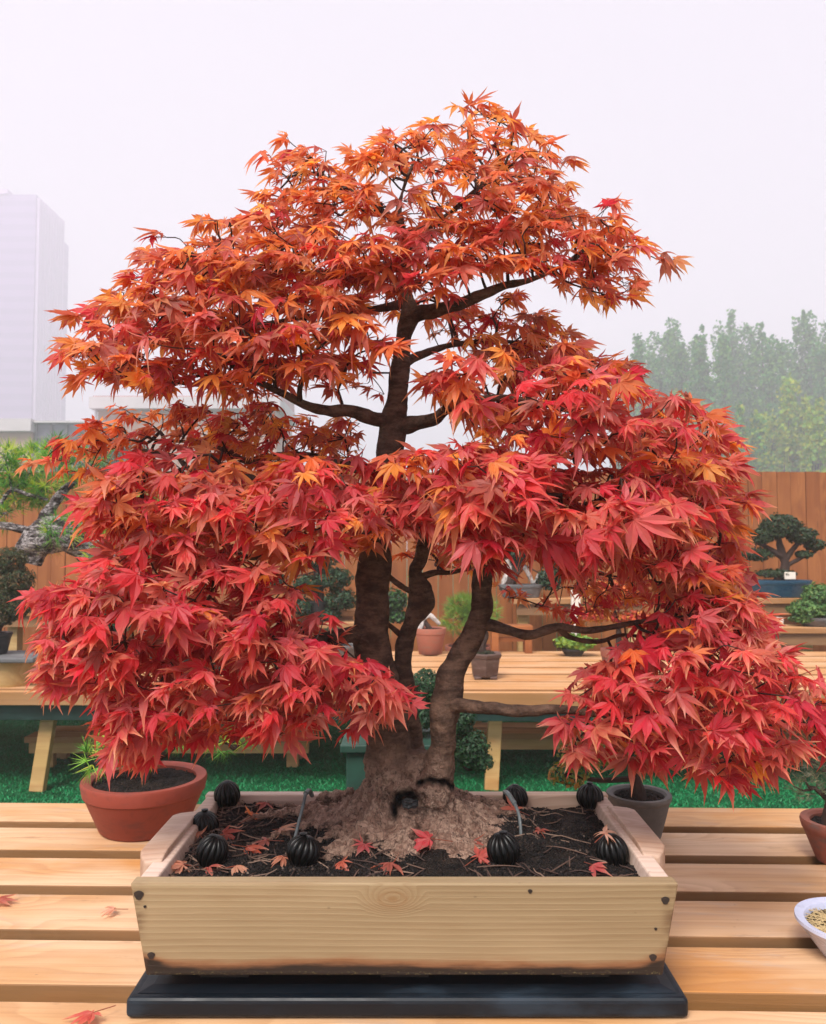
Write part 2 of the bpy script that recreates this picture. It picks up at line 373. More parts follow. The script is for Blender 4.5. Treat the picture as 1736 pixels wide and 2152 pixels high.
low_bench(.35, 2.4, 5.05, .20, 'low slatted bench under the right half of the back table')

# tiered stand along the fence
def shelf(x0, x1, y, z, label, d=.28, th=.045):
    t = thing('plank_shelf', ((x0 + x1) / 2, y, 0), label, 'shelf', 'plank shelves standing along the fence')
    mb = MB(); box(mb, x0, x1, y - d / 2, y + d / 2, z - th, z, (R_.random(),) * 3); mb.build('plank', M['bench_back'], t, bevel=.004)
    k = max(2, int((x1 - x0) / .9) + 1)
    for i in range(k):
        xx = x0 + .1 + (x1 - x0 - .2) * i / (k - 1)
        mb = MB(); box(mb, xx - .04, xx + .04, y - .05, y + .05, 0, z - th - .001, (R_.random(),) * 3); mb.build('post', M['leg'], t)
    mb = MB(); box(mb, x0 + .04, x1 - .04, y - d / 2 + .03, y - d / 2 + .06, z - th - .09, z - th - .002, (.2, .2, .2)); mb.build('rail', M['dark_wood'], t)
shelf(-3.4, -.45, 6.75, .80, 'plank shelf by the fence on the left side behind the maple')
shelf(-.75, -.30, 6.55, .72, 'short plank shelf by the fence under the dark green bonsai')
shelf(.8, 1.9, 6.7, .90, 'plank shelf by the fence under the bleached driftwood bonsai')
shelf(2.3, 4.2, 6.75, .90, 'upper plank shelf by the fence under the blue pot')
shelf(2.55, 4.2, 6.35, .70, 'lower plank shelf by the fence under the round green bonsai')
t = thing('small_stool', (P(1075, 1330, 6.2).x, 6.2, 0), 'low orange wooden stool on the back table beside the hexagonal pot', 'stool')
p0 = G(1040, 1372, zb); 
t.location = (p0.x + .12, 5.95, zb); WL[t.name] = Vector(t.location)
mb = MB(); box(mb, p0.x - .03, p0.x + .27, 5.86, 6.01, zb + .17, zb + .20); mb.build('seat', M['fence'], t, bevel=.003)
for xx in (p0.x, p0.x + .24):
    mb = MB(); box(mb, xx - .025, xx + .025, 5.87, 6.0, zb + .001, zb + .169); mb.build('leg', M['fence'], t, bevel=.003)
mb = MB(); box(mb, p0.x + .027, p0.x + .213, 5.92, 5.95, zb + .08, zb + .11); mb.build('stretcher', M['fence'], t)

# fence
t = thing('wooden_fence', (0, 7.3, 0), 'tall orange brown board fence closing the garden behind the tables', 'fence')
mb = MB(); x = -7.0
while x < 7.0:
    w = R_.uniform(.118, .15); q = (R_.random(), R_.random(), R_.random())
    yb = 7.3 + R_.uniform(-.006, .006)
    # grain along X in the material: build rotated (local x = up)
    v = [(x, yb, 0), (x + w - .005, yb, 0), (x + w - .005, yb + .02, 0), (x, yb + .02, 0)]
    zt = 2.0 + R_.uniform(-.006, .006)
    hexa(mb, v, [(a, b, zt) for a, b, _ in v], q); x += w
o = mb.build('boards', M['fence'], t)
# rotate texture: swap via mapping inside a dedicated material
fm = M['fence'].copy(); fm.name = 'fence_boards'
for nd in fm.node_tree.nodes:
    if nd.type == 'TEX_COORD':
        mp = fm.node_tree.nodes.new('ShaderNodeMapping'); mp.inputs['Rotation'].default_value = (0, math.pi / 2, 0)
        for lk in list(nd.outputs['Object'].links):
            ts = lk.to_socket; fm.node_tree.links.new(mp.outputs[0], ts)
        fm.node_tree.links.new(nd.outputs['Object'], mp.inputs[0]); break
o.data.materials[0] = fm
mb = MB()
box(mb, -7, 7, 7.33, 7.38, .4, .5); box(mb, -7, 7, 7.33, 7.38, 1.55, 1.65); mb.build('rail', M['fence'], t)
for k in range(8):
    mb = MB(); xx = -6.6 + k * 1.88; box(mb, xx - .05, xx + .05, 7.39, 7.48, 0, 1.95); mb.build('post', M['fence'], t)

# ------------------------------------------------------------------ foliage utilities
def scatter(mb, blobs, count, kind, size, cols, seed=0, gap=.0, up=.4):
    """kind: leaf | needle | scale ; blobs: (centre, (rx,ry,rz))"""
    rr = random.Random(seed); vol = [b[1][0] * b[1][1] * b[1][2] for b in blobs]; tot = sum(v ** .7 for v in vol)
    for b, v in zip(blobs, vol):
        c = Vector(b[0]); n_ = int(count * v ** .7 / tot)
        for _ in range(n_):
            d = Vector((rr.gauss(0, 1), rr.gauss(0, 1), rr.gauss(0, 1))).normalized()
            r = rr.uniform(.35, 1) ** .45
            r *= 1 + .22 * noise.noise(d * 2.3 + c * 3)
            p = c + Vector((d.x * b[1][0] * r, d.y * b[1][1] * r, d.z * b[1][2] * r))
            if gap and noise.noise(p * (1.6 / max(b[1]))) < -gap: continue
            col = cols[rr.randrange(len(cols))]; q = rr.uniform(.75, 1.2); col = tuple(x * q for x in col)
            n1 = (d + Vector((rr.gauss(0, .5), rr.gauss(0, .5), up + rr.gauss(0, .4)))).normalized()
            s = size * rr.uniform(.7, 1.3)
            if kind == 'needle':
                for _k in range(9):
                    a = (n1 * .9 + Vector((rr.gauss(0, .55), rr.gauss(0, .55), rr.gauss(0, .55)))).normalized()
                    sd = a.orthogonal().normalized() * s * .03
                    e = p + a * s
                    mb.add([p - sd, p + sd, e], [(0, 1, 2)], col)
            else:
                u = n1.orthogonal().normalized(); a = rr.uniform(0, 6.28); w = n1.cross(u); u2 = u * math.cos(a) + w * math.sin(a); w2 = n1.cross(u2)
                k = .5 if kind == 'leaf' else .28
                mb.add([p - u2 * s * .5, p + w2 * s * k * .6 + n1 * s * .12, p + u2 * s * .5, p - w2 * s * k * .6 + n1 * s * .12], [(0, 1, 2, 3)], col)
GREEN = [(.035, .10, .025), (.05, .13, .03), (.03, .08, .03)]
DARKG = [(.018, .050, .025), (.025, .065, .03), (.035, .08, .035)]
LIME = [(.25, .36, .05), (.17, .30, .05), (.12, .24, .05)]
PINE = [(.10, .30, .05), (.20, .42, .06), (.46, .54, .07), (.07, .20, .05)]
JUN = [(.06, .075, .035), (.09, .085, .04), (.04, .06, .03), (.13, .09, .045)]

def pot(t, c, r0, r1, h, mat, lip=.012, liph=.03, sq=None, fy=1, soil=True, feet=0, n=56):
    mb = MB(); c = Vector(c)
    lathe(mb, c, [(r0 * .93, 0.0), (r0, .006), (r1 - lip * .3, h - liph)], n, fy=fy, sq=sq)
    pb = mb.build('pot', mat, t, origin=c, smooth=(sq is None), bevel=0)
    mb = MB(); w = lip + .006
    lathe(mb, c, [(r1 - lip * .5, h - liph - .002), (r1, h - liph + .004), (r1 + lip * .35, h - .006), (r1 + lip * .2, h), (r1 - w * .6, h), (r1 - w, h - .005), (r1 - w, h - .02)], n, fy=fy, sq=sq)
    ob = mb.build('rim', mat, pb, origin=c, smooth=(sq is None))
    if soil:
        mb = MB(); rr = r1 - w - .001; k = 20; vs = []; fs = []
        for i in range(k + 1):
            for j in range(n):
                a = 2 * math.pi * (j + .5) / n; q = 1
                if sq: q = 1 / ((abs(math.cos(a)) ** sq + abs(math.sin(a)) ** sq) ** (1 / sq))
                r = rr * i / k
                x, y = r * q * math.cos(a), r * q * fy * math.sin(a)
                vs.append((c.x + x, c.y + y, c.z + h - .012 + .006 * noise.noise(Vector((x * 60, y * 60, c.x))) + .004 * (1 - i / k)))
        for i in range(k):
            for j in range(n):
                a = i * n + j; b = i * n + (j + 1) % n; fs.append((a, b, b + n, a + n))
        mb.add(vs, fs); mb.build('soil', M['soil'], t)
        mb = MB(); granules(mb, [(c.x + math.cos(a) * q, c.y + math.sin(a) * q * fy, c.z + h - .011) for a, q in [(R_.uniform(0, 6.28), rr * R_.random() ** .5) for _ in range(int(260 * min(1, rr / .1)))]], .0035, .008)
        mb.build('gravel', M['grain'], t)
    for k in range(feet):
        a = math.pi / 4 + k * 2 * math.pi / feet; mb = MB()
        x, y = c.x + math.cos(a) * r0 * .8, c.y + math.sin(a) * r0 * .8 * fy
        box(mb, x - .02, x + .02, y - .02, y + .02, c.z - .012, c.z + .004); mb.build('foot', mat, t, bevel=.004)
    return pb
def granules(mb, pts, a, b, cols=((.02, .014, .012), (.035, .025, .02), (.06, .045, .038), (.14, .11, .09))):
    for p in pts:
        s = R_.uniform(a, b); c = cols[min(int(abs(R_.gauss(0, 1.1))), len(cols) - 1)]
        q = Vector(p); d = [Vector((R_.uniform(.6, 1.2) * s, 0, 0)), Vector((0, R_.uniform(.6, 1.2) * s, 0)), Vector((0, 0, R_.uniform(.5, 1) * s))]
        k = R_.uniform(0, 3.1); cs, sn = math.cos(k), math.sin(k)
        rot = lambda w: Vector((w.x * cs - w.y * sn, w.x * sn + w.y * cs, w.z + w.x * .3))
        d = [rot(x) * .5 for x in d]
        v = [q + d[0], q + d[1], q - d[0], q - d[1], q + d[2], q - d[2]]
        mb.add(v, [(0, 1, 4), (1, 2, 4), (2, 3, 4), (3, 0, 4), (1, 0, 5), (2, 1, 5), (3, 2, 5), (0, 3, 5)], c)

def plant(name, cat, label, c, potargs, trunk, blobs, fol, group=None, bark='twig', extra=None):
    """c base point; trunk: list of (pts, radii); fol: (count, kind, size, cols, gap)"""
    t = thing(name, c, label, cat, group)
    if potargs: pot(t, c, **potargs)
    mb = MB()
    for pts, rad in trunk: tube(mb, pts, rad, 8, 5, .25, seed=R_.random() * 50)
    # twigs to blobs
    if trunk:
        ends = [Vector(p) for pts, _ in trunk for p in pts[1:]]
        for b in blobs:
            e = min(ends, key=lambda q: (q - Vector(b[0])).length); r0 = min(.006, (Vector(b[0]) - e).length * .1 + .002)
            mid = (e + Vector(b[0])) / 2 + Vector((R_.gauss(0, .01), R_.gauss(0, .01), -.01))
            tube(mb, [e, mid, b[0]], [r0 * 1.3, r0, r0 * .6], 5, 3)
            for _ in range(7):
                d = Vector((R_.gauss(0, 1), R_.gauss(0, 1), R_.gauss(0, .7))).normalized()
                q = Vector(b[0]) + Vector((d.x * b[1][0], d.y * b[1][1], d.z * b[1][2])) * .8
                tube(mb, [b[0], (Vector(b[0]) + q) / 2 + Vector((0, 0, -.008)), q], [r0 * .7, r0 * .4, r0 * .2], 4, 2)
        mb.build('trunk', M[bark], t, smooth=True)
    if fol:
        mb = MB(); scatter(mb, blobs, *fol[:4], seed=R_.randrange(999), gap=fol[4] if len(fol) > 4 else 0); mb.build('foliage', M['green_leaf'], t)
    if extra: extra(t)
    return t

# ------------------------------------------------------------------ planter box
SZ = TZ + .168      # soil level
Yf, Yb = 1.144, 1.573
zr = TZ + .187; zb0 = TZ + .056
def bx(px, Y): return P(px, 1154, Y).x
xl, xr = (273 - CX) / F * 1.1215, (1427 - CX) / F * 1.1215
xbl, xbr = xl + .020, xr - .020
cxm = (xl + xr) / 2
pb = thing('planter_box', (cxm, (Yf + Yb) / 2, TZ), 'shallow pine planter box with stained lower edge holding the big red maple', 'planter')
th = .026; sl = .012
def panel(name, x0t, x1t, x0b, x1b, yt0, yt1, yb0, yb1, mat, org, bev=.003):
    mb = MB()
    hexa(mb, [(x0b, yb0, zb0), (x1b, yb0, zb0), (x1b, yb1, zb0), (x0b, yb1, zb0)], [(x0t, yt0, zr), (x1t, yt0, zr), (x1t, yt1, zr), (x0t, yt1, zr)])
    return mb.build(name, mat, pb, origin=org, bevel=bev)
fb = panel('front_board', xl, xr, xbl, xbr, Yf, Yf + th, Yf + sl, Yf + sl + th, M['box'], Vector((cxm, Yf, (zr + zb0) / 2)))
panel('back_board', xl, xr, xbl, xbr, Yb - th, Yb, Yb - sl - th, Yb - sl, M['box_top'], Vector((cxm, Yb, (zr + zb0) / 2)))
zs_ = zr - .002
def side(sgn):
    mb = MB(); x = xl if sgn < 0 else xr; s = -sgn
    xo = x + s * .004; xo_b = (xbl if sgn < 0 else xbr) + s * .004
    y0, y1 = Yf + th + .001, Yb - th - .001
    a = [(xo_b, y0, zb0), (xo_b + s * th, y0, zb0), (xo_b + s * th, y1, zb0), (xo_b, y1, zb0)]
    b = [(xo, y0, zs_), (xo + s * th, y0, zs_), (xo + s * th, y1, zs_), (xo, y1, zs_)]
    hexa(mb, a, b) if s > 0 else hexa(mb, [a[1], a[0], a[3], a[2]], [b[1], b[0], b[3], b[2]])
    sb = mb.build('side_board', M['box_top'], pb, origin=Vector((xo, (y0 + y1) / 2, (zr + zb0) / 2)), bevel=.003)
    # carved handle block, rounded ends, standing slightly proud of the rim
    mb = MB(); ya, yb2 = (1.225, 1.455) if sgn < 0 else (1.25, 1.485); k = 14; vs = []; fs = []
    prof = []
    for i in range(k + 1):
        u = i / k; e = min(1, (min(u, 1 - u) / .16)); e = math.sin(e * math.pi / 2)
        prof.append((ya + (yb2 - ya) * u, .006 + .018 * e, .012 * e))
    for y, wdt, hz in prof:
        xi = x + s * (th * .75); xe = x - s * wdt
        zt = zr + .001 + hz * .55; zl = zr - .034 - hz * .6
        vs += [(xi, y, zl), (xe, y, zl + .006), (xe, y, zt - .004), (xi, y, zt)]
    for i in range(k):
        for j in range(4):
            a_ = i * 4 + j; b_ = i * 4 + (j + 1) % 4; fs.append((a_, b_, b_ + 4, a_ + 4))
    fs += [(3, 2, 1, 0), tuple(k * 4 + j for j in range(4))]
    mb.add(vs, fs); mb.build('handle', M['box_top'], pb, origin=Vector((x, (ya + yb2) / 2, zr)), bevel=.003)
side(-1); side(1)
for px, py, r in ((292, 1881, .0065), (318, 2008, .005), (1398, 1892, .0055), (1372, 2012, .005), (305, 1905, .002), (1378, 1952, .002), (1114, 1873, .003)):
    Yq = Yf + sl * (py - 1853) / 200; q = P(px, py, Yq)
    mb = MB(); vs = [(q.x + r * math.cos(a) * (1 + .2 * math.sin(3 * a)), q.y - .0012 - sl * r * math.sin(a) / (zr - zb0), q.z + r * math.sin(a)) for a in [k * math.pi / 6 for k in range(12)]]
    vs2 = [(x, y + .006, z) for x, y, z in vs]
    mb.add(vs + vs2, [tuple(range(12))] + [(k, k + 12, (k + 1) % 12 + 12, (k + 1) % 12) for k in range(12)]); mb.build('screw', M['screw'], pb, origin=q)
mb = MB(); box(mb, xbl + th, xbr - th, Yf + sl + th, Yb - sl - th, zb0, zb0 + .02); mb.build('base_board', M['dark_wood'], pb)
for xx in (-.26, .0, .26):
    mb = MB(); box(mb, cxm + xx - .035, cxm + xx + .035, Yf + .05, Yb - .05, TZ + .0345, zb0 - .001); mb.build('foot', M['stump_dark'], pb)
# soil surface
def soil_z(x, y):
    d = math.hypot((x + .01) / .24, (y - 1.385) / .15)
    e = min(x - xl - .03, xr - x - .03, y - Yf - .03, Yb - y - .03)
    return SZ + .010 * max(0, 1 - d) ** .7 + .008 * noise.noise(Vector((x * 14, y * 14, 3))) + .006 * noise.noise(Vector((x * 50, y * 50, 1))) - .004 * max(0, 1 - e / .03) + .006 * (y - 1.25)
mb = MB(); nx, ny = 190, 110; x0, x1, y0, y1 = xl + th + .005, xr - th - .005, Yf + th + .0005, Yb - th - .0005
vs = [(x0 + (x1 - x0) * i / nx, y0 + (y1 - y0) * j / ny, 0) for j in range(ny + 1) for i in range(nx + 1)]
vs = [(x, y, soil_z(x, y) + .0022 * noise.noise(Vector((x * 190, y * 190, 7)))) for x, y, _ in vs]
mb.add(vs, [(j * (nx + 1) + i, j * (nx + 1) + i + 1, (j + 1) * (nx + 1) + i + 1, (j + 1) * (nx + 1) + i) for j in range(ny) for i in range(nx)])
mb.build('soil', M['soil'], pb, smooth=True)
mb = MB(); pts = []
for _ in range(15000):
    x, y = R_.uniform(x0 + .003, x1 - .003), R_.uniform(y0 + .003, y1 - .003)
    if noise.noise(Vector((x * 9, y * 9, 5))) < -.25: continue
    pts.append((x, y, soil_z(x, y) + .0012))
granules(mb, pts, .0024, .0072, ((.006, .005, .005), (.014, .010, .009), (.05, .035, .028), (.16, .12, .095)))
for _ in range(300):
    x = xl + .04 + (xr - xl - .08) * R_.random() ** 1.7; y = R_.uniform(y0 + .02, y1 - .02); a = R_.uniform(0, 3.14); l = R_.uniform(.008, .035)
    tube(mb, [(x + math.cos(a) * l * k, y + math.sin(a) * l * k, soil_z(x + math.cos(a) * l * k, y + math.sin(a) * l * k) + .003 + .002 * R_.random()) for k in (-1, -.2, .5, 1)], [.0010, .0013, .001, .0006], 4, 2, col=R_.choice([(.10, .06, .045), (.18, .12, .09), (.05, .03, .025)]))
tag(mb.build('gravel', M['grain'], pb), kind='stuff')

# dark tray
tc = Vector((P(855, 1154, 1.35).x, 1.345, TZ)); t = thing('tray', tc, 'wide dark blue black tray under the pine planter box', 'tray')
ty0, ty1 = 1.149, 1.62; txl, txr = (264 - CX) / F * 1.121, (1448 - CX) / F * 1.121
mb = MB(); i_ = .028
hexa(mb, [(txl, ty0, TZ + .0008), (txr, ty0, TZ + .0008), (txr, ty1, TZ + .0008), (txl, ty1, TZ + .0008)], [(txl, ty0, TZ + .0285), (txr, ty0, TZ + .0285), (txr, ty1, TZ + .0285), (txl, ty1, TZ + .0285)])
mb.build('tray_body', M['tray'], t, bevel=.007, seg=3)
mb = MB(); q = .012
hexa(mb, [(txl + q, ty0 + q, TZ + .029), (txr - q, ty0 + q, TZ + .029), (txr - q, ty1 - q, TZ + .029), (txl + q, ty1 - q, TZ + .029)], [(txl + .03, ty0 + .03, TZ + .033), (txr - .03, ty0 + .03, TZ + .033), (txr - .03, ty1 - .03, TZ + .033), (txl + .03, ty1 - .03, TZ + .033)])
mb.build('tray_top', M['tray'], t, bevel=.002)

# ------------------------------------------------------------------ maple tree
TB = G(855, 1744, SZ); YT = TB.y
maple = thing('maple_tree', (TB.x, TB.y, SZ), 'large Japanese maple bonsai with orange red leaves rooted in the pine box', 'tree')
def path(L, Y): return [P(a[0], a[1], a[2] if len(a) > 3 else Y) for a in L], [m(a[-1], Y) / 2 for a in L]
mb = MB()
main = [(835, 1700, 150), (830, 1640, 130), (818, 1580, 98), (812, 1500, 88), (792, 1420, 86), (780, 1340, 76), (782, 1260, 68), (785, 1190, 70), (795, 1110, 62), (812, 1030, 58), (820, 960, 62), (826, 900, 58), (833, 850, 48), (838, 800, 44), (845, 750, 36), (850, 700, 36), (862, 660, 40), (854, 620, 26), (850, 570, 22), (852, 530, 34), (846, 490, 20), (838, 440, 14), (850, 390, 10), (870, 340, 6)]
p_, r_ = path(main, YT); tube(mb, p_, r_, 18, 6, .10, freq=25)
mid = [(862, 1640, 80), (868, 1570, 50), (858, 1500, 40), (852, 1430, 42), (848, 1370, 40), (864, 1315, 36), (886, 1268, 56), (884, 1236, 50), (872, 1205, 32), (884, 1180, 30), (890, 1155, 30), (893, 1110, 22), (880, 1050, 14)]
p_, r_ = path(mid, YT + .03); tube(mb, p_, r_, 14, 6, .2, freq=30)
rgt = [(900, 1680, 110), (918, 1620, 70), (930, 1570, 54), (932, 1520, 56), (940, 1470, 68), (948, 1420, 56), (970, 1375, 50), (995, 1335, 48), (1012, 1280, 46), (1012, 1230, 46), (1022, 1180, 40), (1045, 1120, 34), (1080, 1050, 26), (1120, 980, 18)]
p_, r_ = path(rgt, YT - .03); tube(mb, p_, r_, 16, 6, .14, freq=30, seed=9)
# flare
vs = []; fs = []; nr, nt = 22, 72
for i in range(nr + 1):
    zz = -.03 + .165 * i / nr; zz2 = max(zz, 0)
    for k in range(nt):
        a = 2 * math.pi * k / nt; ridge = noise.noise(Vector((math.cos(a) * 2.1, math.sin(a) * 2.1, zz * 3 + 4))) + .35 * noise.noise(Vector((math.cos(a) * 5, math.sin(a) * 5, zz * 4 + 9)))
        r = .052 + .034 * math.exp(-zz2 / .07) * (1 + .5 * ridge) + .080 * math.exp(-zz2 / .026) * (1 + 1.1 * ridge) - max(0, zz - .075) * .45
        vs.append((TB.x + r * 1.18 * math.cos(a) + zz2 * .02, TB.y + r * .85 * math.sin(a), SZ + zz))
for i in range(nr):
    for k in range(nt):
        a = i * nt + k; b = i * nt + (k + 1) % nt; fs.append((a, b, b + nt, a + nt))
fs.append(tuple(range(nt))[::-1]); fs.append(tuple(nr * nt + k for k in range(nt))); mb.add(vs, fs)
def soilpt(px, py, up=0):
    g = G(px, py, SZ); return Vector((g.x, g.y, soil_z(g.x, g.y) + up))
roots = [([(760, 1735, .02), (690, 1728, .012), (620, 1720, .006), (540, 1722, .001), (480, 1735, -.006)], (.026, .018, .012, .009, .006)),
         ([(740, 1705, .02), (660, 1690, .010), (580, 1688, .004), (500, 1700, -.004)], (.020, .012, .008, .005)),
         ([(940, 1740, .02), (1000, 1725, .012), (1060, 1722, .004), (1120, 1735, -.006)], (.026, .018, .011, .006)),
         ([(950, 1710, .02), (1020, 1700, .012), (1080, 1705, .002), (1120, 1700, -.006)], (.024, .016, .009, .006)),
         ([(800, 1765, .02), (750, 1772, .010), (700, 1765, .001), (650, 1775, -.006)], (.028, .018, .010, .006)),
         ([(860, 1765, .022), (850, 1785, .008), (870, 1805, -.008)], (.034, .022, .01)),
         ([(930, 1765, .018), (950, 1785, .006), (990, 1795, -.008)], (.026, .014, .008)),
         ([(720, 1745, .008), (640, 1750, .006), (570, 1762, .003), (520, 1780, -.006)], (.012, .008, .006, .005)),
         ([(700, 1700, .01), (600, 1705, .006), (520, 1690, .003), (470, 1710, -.006)], (.010, .006, .005, .004))]
for pts, rad in roots: tube(mb, [soilpt(*q) for q in pts], [q * .85 for q in rad], 10, 6, .35, freq=40, seed=R_.random() * 9)
tmp = mb.build('trunk', M['bark'], None, origin=(TB.x, TB.y, SZ))
rm = tmp.modifiers.new('r', 'REMESH'); rm.mode = 'VOXEL'; rm.voxel_size = .0032
smd = tmp.modifiers.new('s', 'SMOOTH'); smd.iterations = 4; smd.factor = .6
dg = bpy.context.evaluated_depsgraph_get(); tm = bpy.data.meshes.new_from_object(tmp.evaluated_get(dg)); bpy.data.objects.remove(tmp)
nv = len(tm.vertices); co = np.empty(nv * 3); tm.vertices.foreach_get('co', co); co = co.reshape(-1, 3)
no = np.empty(nv * 3); tm.vertices.foreach_get('normal', no); no = no.reshape(-1, 3)
if tm.color_attributes.get('Col'): tm.color_attributes.remove(tm.color_attributes['Col'])
colr = np.zeros((nv, 4), dtype=np.float32); colr[:, 3] = 1
def loc(px, py, Y):
    q = P(px, py, Y); return q.x - TB.x, q.z - SZ
cav = [(*loc(862, 1692, YT - .09), .019, .011, .024, 0), (*loc(838, 1700, YT - .09), .011, .013, .020, 0), (*loc(826, 1722, YT - .10), .0065, .013, .014, 0)]
crack = [loc(880, 1655, YT - .07), loc(905, 1646, YT - .07), loc(938, 1655, YT - .08), loc(960, 1682, YT - .09), loc(992, 1706, YT - .09)]
def segd(px, pz, a, b):
    ax, az = a; bx_, bz = b; t_ = max(0, min(1, ((px - ax) * (bx_ - ax) + (pz - az) * (bz - az)) / ((bx_ - ax) ** 2 + (bz - az) ** 2))); return math.hypot(px - ax - t_ * (bx_ - ax), pz - az - t_ * (bz - az))
for i in range(nv):
    x, y, z = co[i]; p = Vector((x, y, z)); nn = Vector(no[i])
    zs2 = soil_z(x + TB.x, y + TB.y) - SZ
    rough = max(0, min(1, (.150 + .05 * noise.noise(p * 25) - z) / .07))
    d = (.0045 * rough + .0012) * noise.noise(p * 55) + (.0032 * rough + .0008) * noise.noise(p * 120) + .0030 * rough * noise.noise(Vector((x * 200, y * 200, z * 90)))
    d += .0008 * (1 - rough) * noise.noise(Vector((x * 12, y * 12, z * 140))) * max(0, noise.noise(Vector((3, x * 8, z * 14)))) * 2.5 + .0035 * (1 - rough) * noise.noise(p * 22)
    q = p + nn * d; hol = 0
    if y < -.01 and z < .16:
        for cx_, cz_, a_, b_, dp, _ in cav:
            e = math.exp(-((x - cx_) / a_) ** 2 - ((z - cz_) / b_) ** 2); q.y += dp * e; hol = max(hol, min(1, e * 1.8 - .35))
        dd = min(segd(x, z, crack[k], crack[k + 1]) for k in range(4)) + .003 * noise.noise(p * 90); e = math.exp(-(dd / .0055) ** 2); q.y += .014 * e; hol = max(hol, min(1, e * 1.4 - .3))
    co[i] = q; colr[i, 0] = rough; colr[i, 1] = max(0, hol)
tm.vertices.foreach_set('co', co.ravel()); ca = tm.color_attributes.new('Col', 'FLOAT_COLOR', 'POINT'); ca.data.foreach_set('color', colr.ravel())
tm.polygons.foreach_set('use_smooth', [True] * len(tm.polygons)); tm.materials.clear(); tm.materials.append(M['bark']); tm.name = 'trunk'
tr = bpy.data.objects.new('trunk', tm); COL.objects.link(tr); tr.parent = maple

# branches: list of pixel paths (x, y, Y, width px)
BR = {
 'a': [(860, 660, YT, 34), (900, 655, YT - .03, 30), (945, 645, YT - .06, 26), (1000, 625, YT - .08, 24), (1050, 603, YT - .08, 18), (1110, 590, YT - .06, 12), (1180, 560, YT - .04, 7)],
 'b': [(830, 885, YT, 40), (790, 880, YT - .02, 30), (730, 862, YT - .06, 26), (690, 864, YT - .08, 22), (640, 850, YT - .1, 18), (580, 820, YT - .08, 14), (500, 790, YT - .05, 12), (420, 808, YT, 10), (360, 800, YT, 8), (280, 780, YT, 6)],
 'c': [(845, 895, YT, 40), (880, 888, YT - .02, 30), (915, 880, YT - .04, 26), (940, 860, YT - .06, 20), (1000, 840, YT - .05, 16), (1100, 840, YT - .03, 12), (1250, 880, YT, 8)],
 'd': [(812, 985, YT, 34), (760, 985, YT + .06, 26), (640, 958, YT + .14, 20), (560, 962, YT + .16, 18), (515, 968, YT + .16, 16), (470, 945, YT + .16, 12), (410, 930, YT + .15, 9), (330, 925, YT + .12, 6)],
 'e': [(800, 1050, YT, 34), (700, 1030, YT - .02, 26), (560, 1010, YT - .02, 20), (410, 990, YT, 12), (370, 960, YT + .02, 9), (300, 945, YT + .02, 6)],
 'f': [(790, 1130, YT, 34), (680, 1150, YT + .04, 26), (590, 1162, YT + .06, 20), (520, 1170, YT + .07, 14), (480, 1150, YT + .07, 10), (380, 1100, YT + .05, 8)],
 'g': [(775, 1335, YT, 42), (735, 1334, YT - .03, 34), (690, 1340, YT - .06, 24), (640, 1352, YT - .08, 18), (520, 1370, YT - .08, 14), (380, 1360, YT - .06, 10), (240, 1340, YT - .03, 7)],
 'h': [(1020, 1310, YT - .03, 26), (1060, 1322, YT - .05, 20), (1115, 1335, YT - .07, 20), (1170, 1318, YT - .08, 18), (1240, 1325, YT - .08, 13), (1350, 1306, YT - .06, 10), (1450, 1300, YT - .04, 7)],
 'i': [(940, 1480, YT - .03, 44), (975, 1483, YT - .06, 26), (1040, 1490, YT - .1, 26), (1110, 1495, YT - .12, 22), (1175, 1490, YT - .13, 18), (1280, 1500, YT - .12, 14), (1400, 1490, YT - .1, 10), (1540, 1500, YT - .08, 7)],
 'j': [(886, 1212, YT + .03, 16), (915, 1203, YT + .05, 12), (950, 1203, YT + .06, 10), (994, 1191, YT + .06, 8)],
 'k': [(878, 1245, YT + .03, 16), (850, 1236, YT + .02, 12), (815, 1210, YT, 12)],
 'l': [(840, 1332, YT + .03, 12), (815, 1312, YT + .02, 10), (795, 1300, YT, 10)],
 'm': [(1025, 1180, YT - .03, 34), (1120, 1110, YT - .06, 28), (1250, 1060, YT - .06, 20), (1380, 1040, YT - .03, 14), (1500, 1060, YT, 9)],
 'n': [(850, 560, YT, 20), (790, 560, YT - .04, 14), (700, 570, YT - .06, 12), (600, 580, YT - .06, 9), (480, 580, YT - .04, 6)],
 'o': [(850, 640, YT, 22), (780, 650, YT + .04, 14), (680, 660, YT + .05, 12), (560, 680, YT + .02, 10), (400, 700, YT, 8), (260, 730, YT, 6)],
 'p': [(846, 480, YT, 16), (800, 440, YT - .02, 12), (740, 400, YT - .03, 9), (680, 370, YT - .02, 6)],
 'q': [(850, 500, YT, 16), (930, 460, YT - .02, 12), (1000, 400, YT - .03, 10), (1060, 350, YT - .02, 6)],
 'r': [(1040, 1130, YT - .02, 30), (1100, 1150, YT + .08, 20), (1180, 1180, YT + .14, 14), (1280, 1210, YT + .16, 9)],
 's': [(1172, 1318, YT - .08, 14), (1202, 1341, YT - .06, 10), (1260, 1348, YT - .04, 9), (1313, 1334, YT - .02, 8), (1400, 1350, YT, 5)],
 't': [(835, 770, YT, 26), (900, 740, YT + .06, 16), (980, 720, YT + .1, 12), (1100, 720, YT + .12, 8), (1200, 740, YT + .12, 6)],
}
BP = {}
def jig(pts, amp):
    return [p if i in (0, len(pts) - 1) else p + Vector((R_.gauss(0, amp), R_.gauss(0, amp), R_.gauss(0, amp))) for i, p in enumerate(pts)]
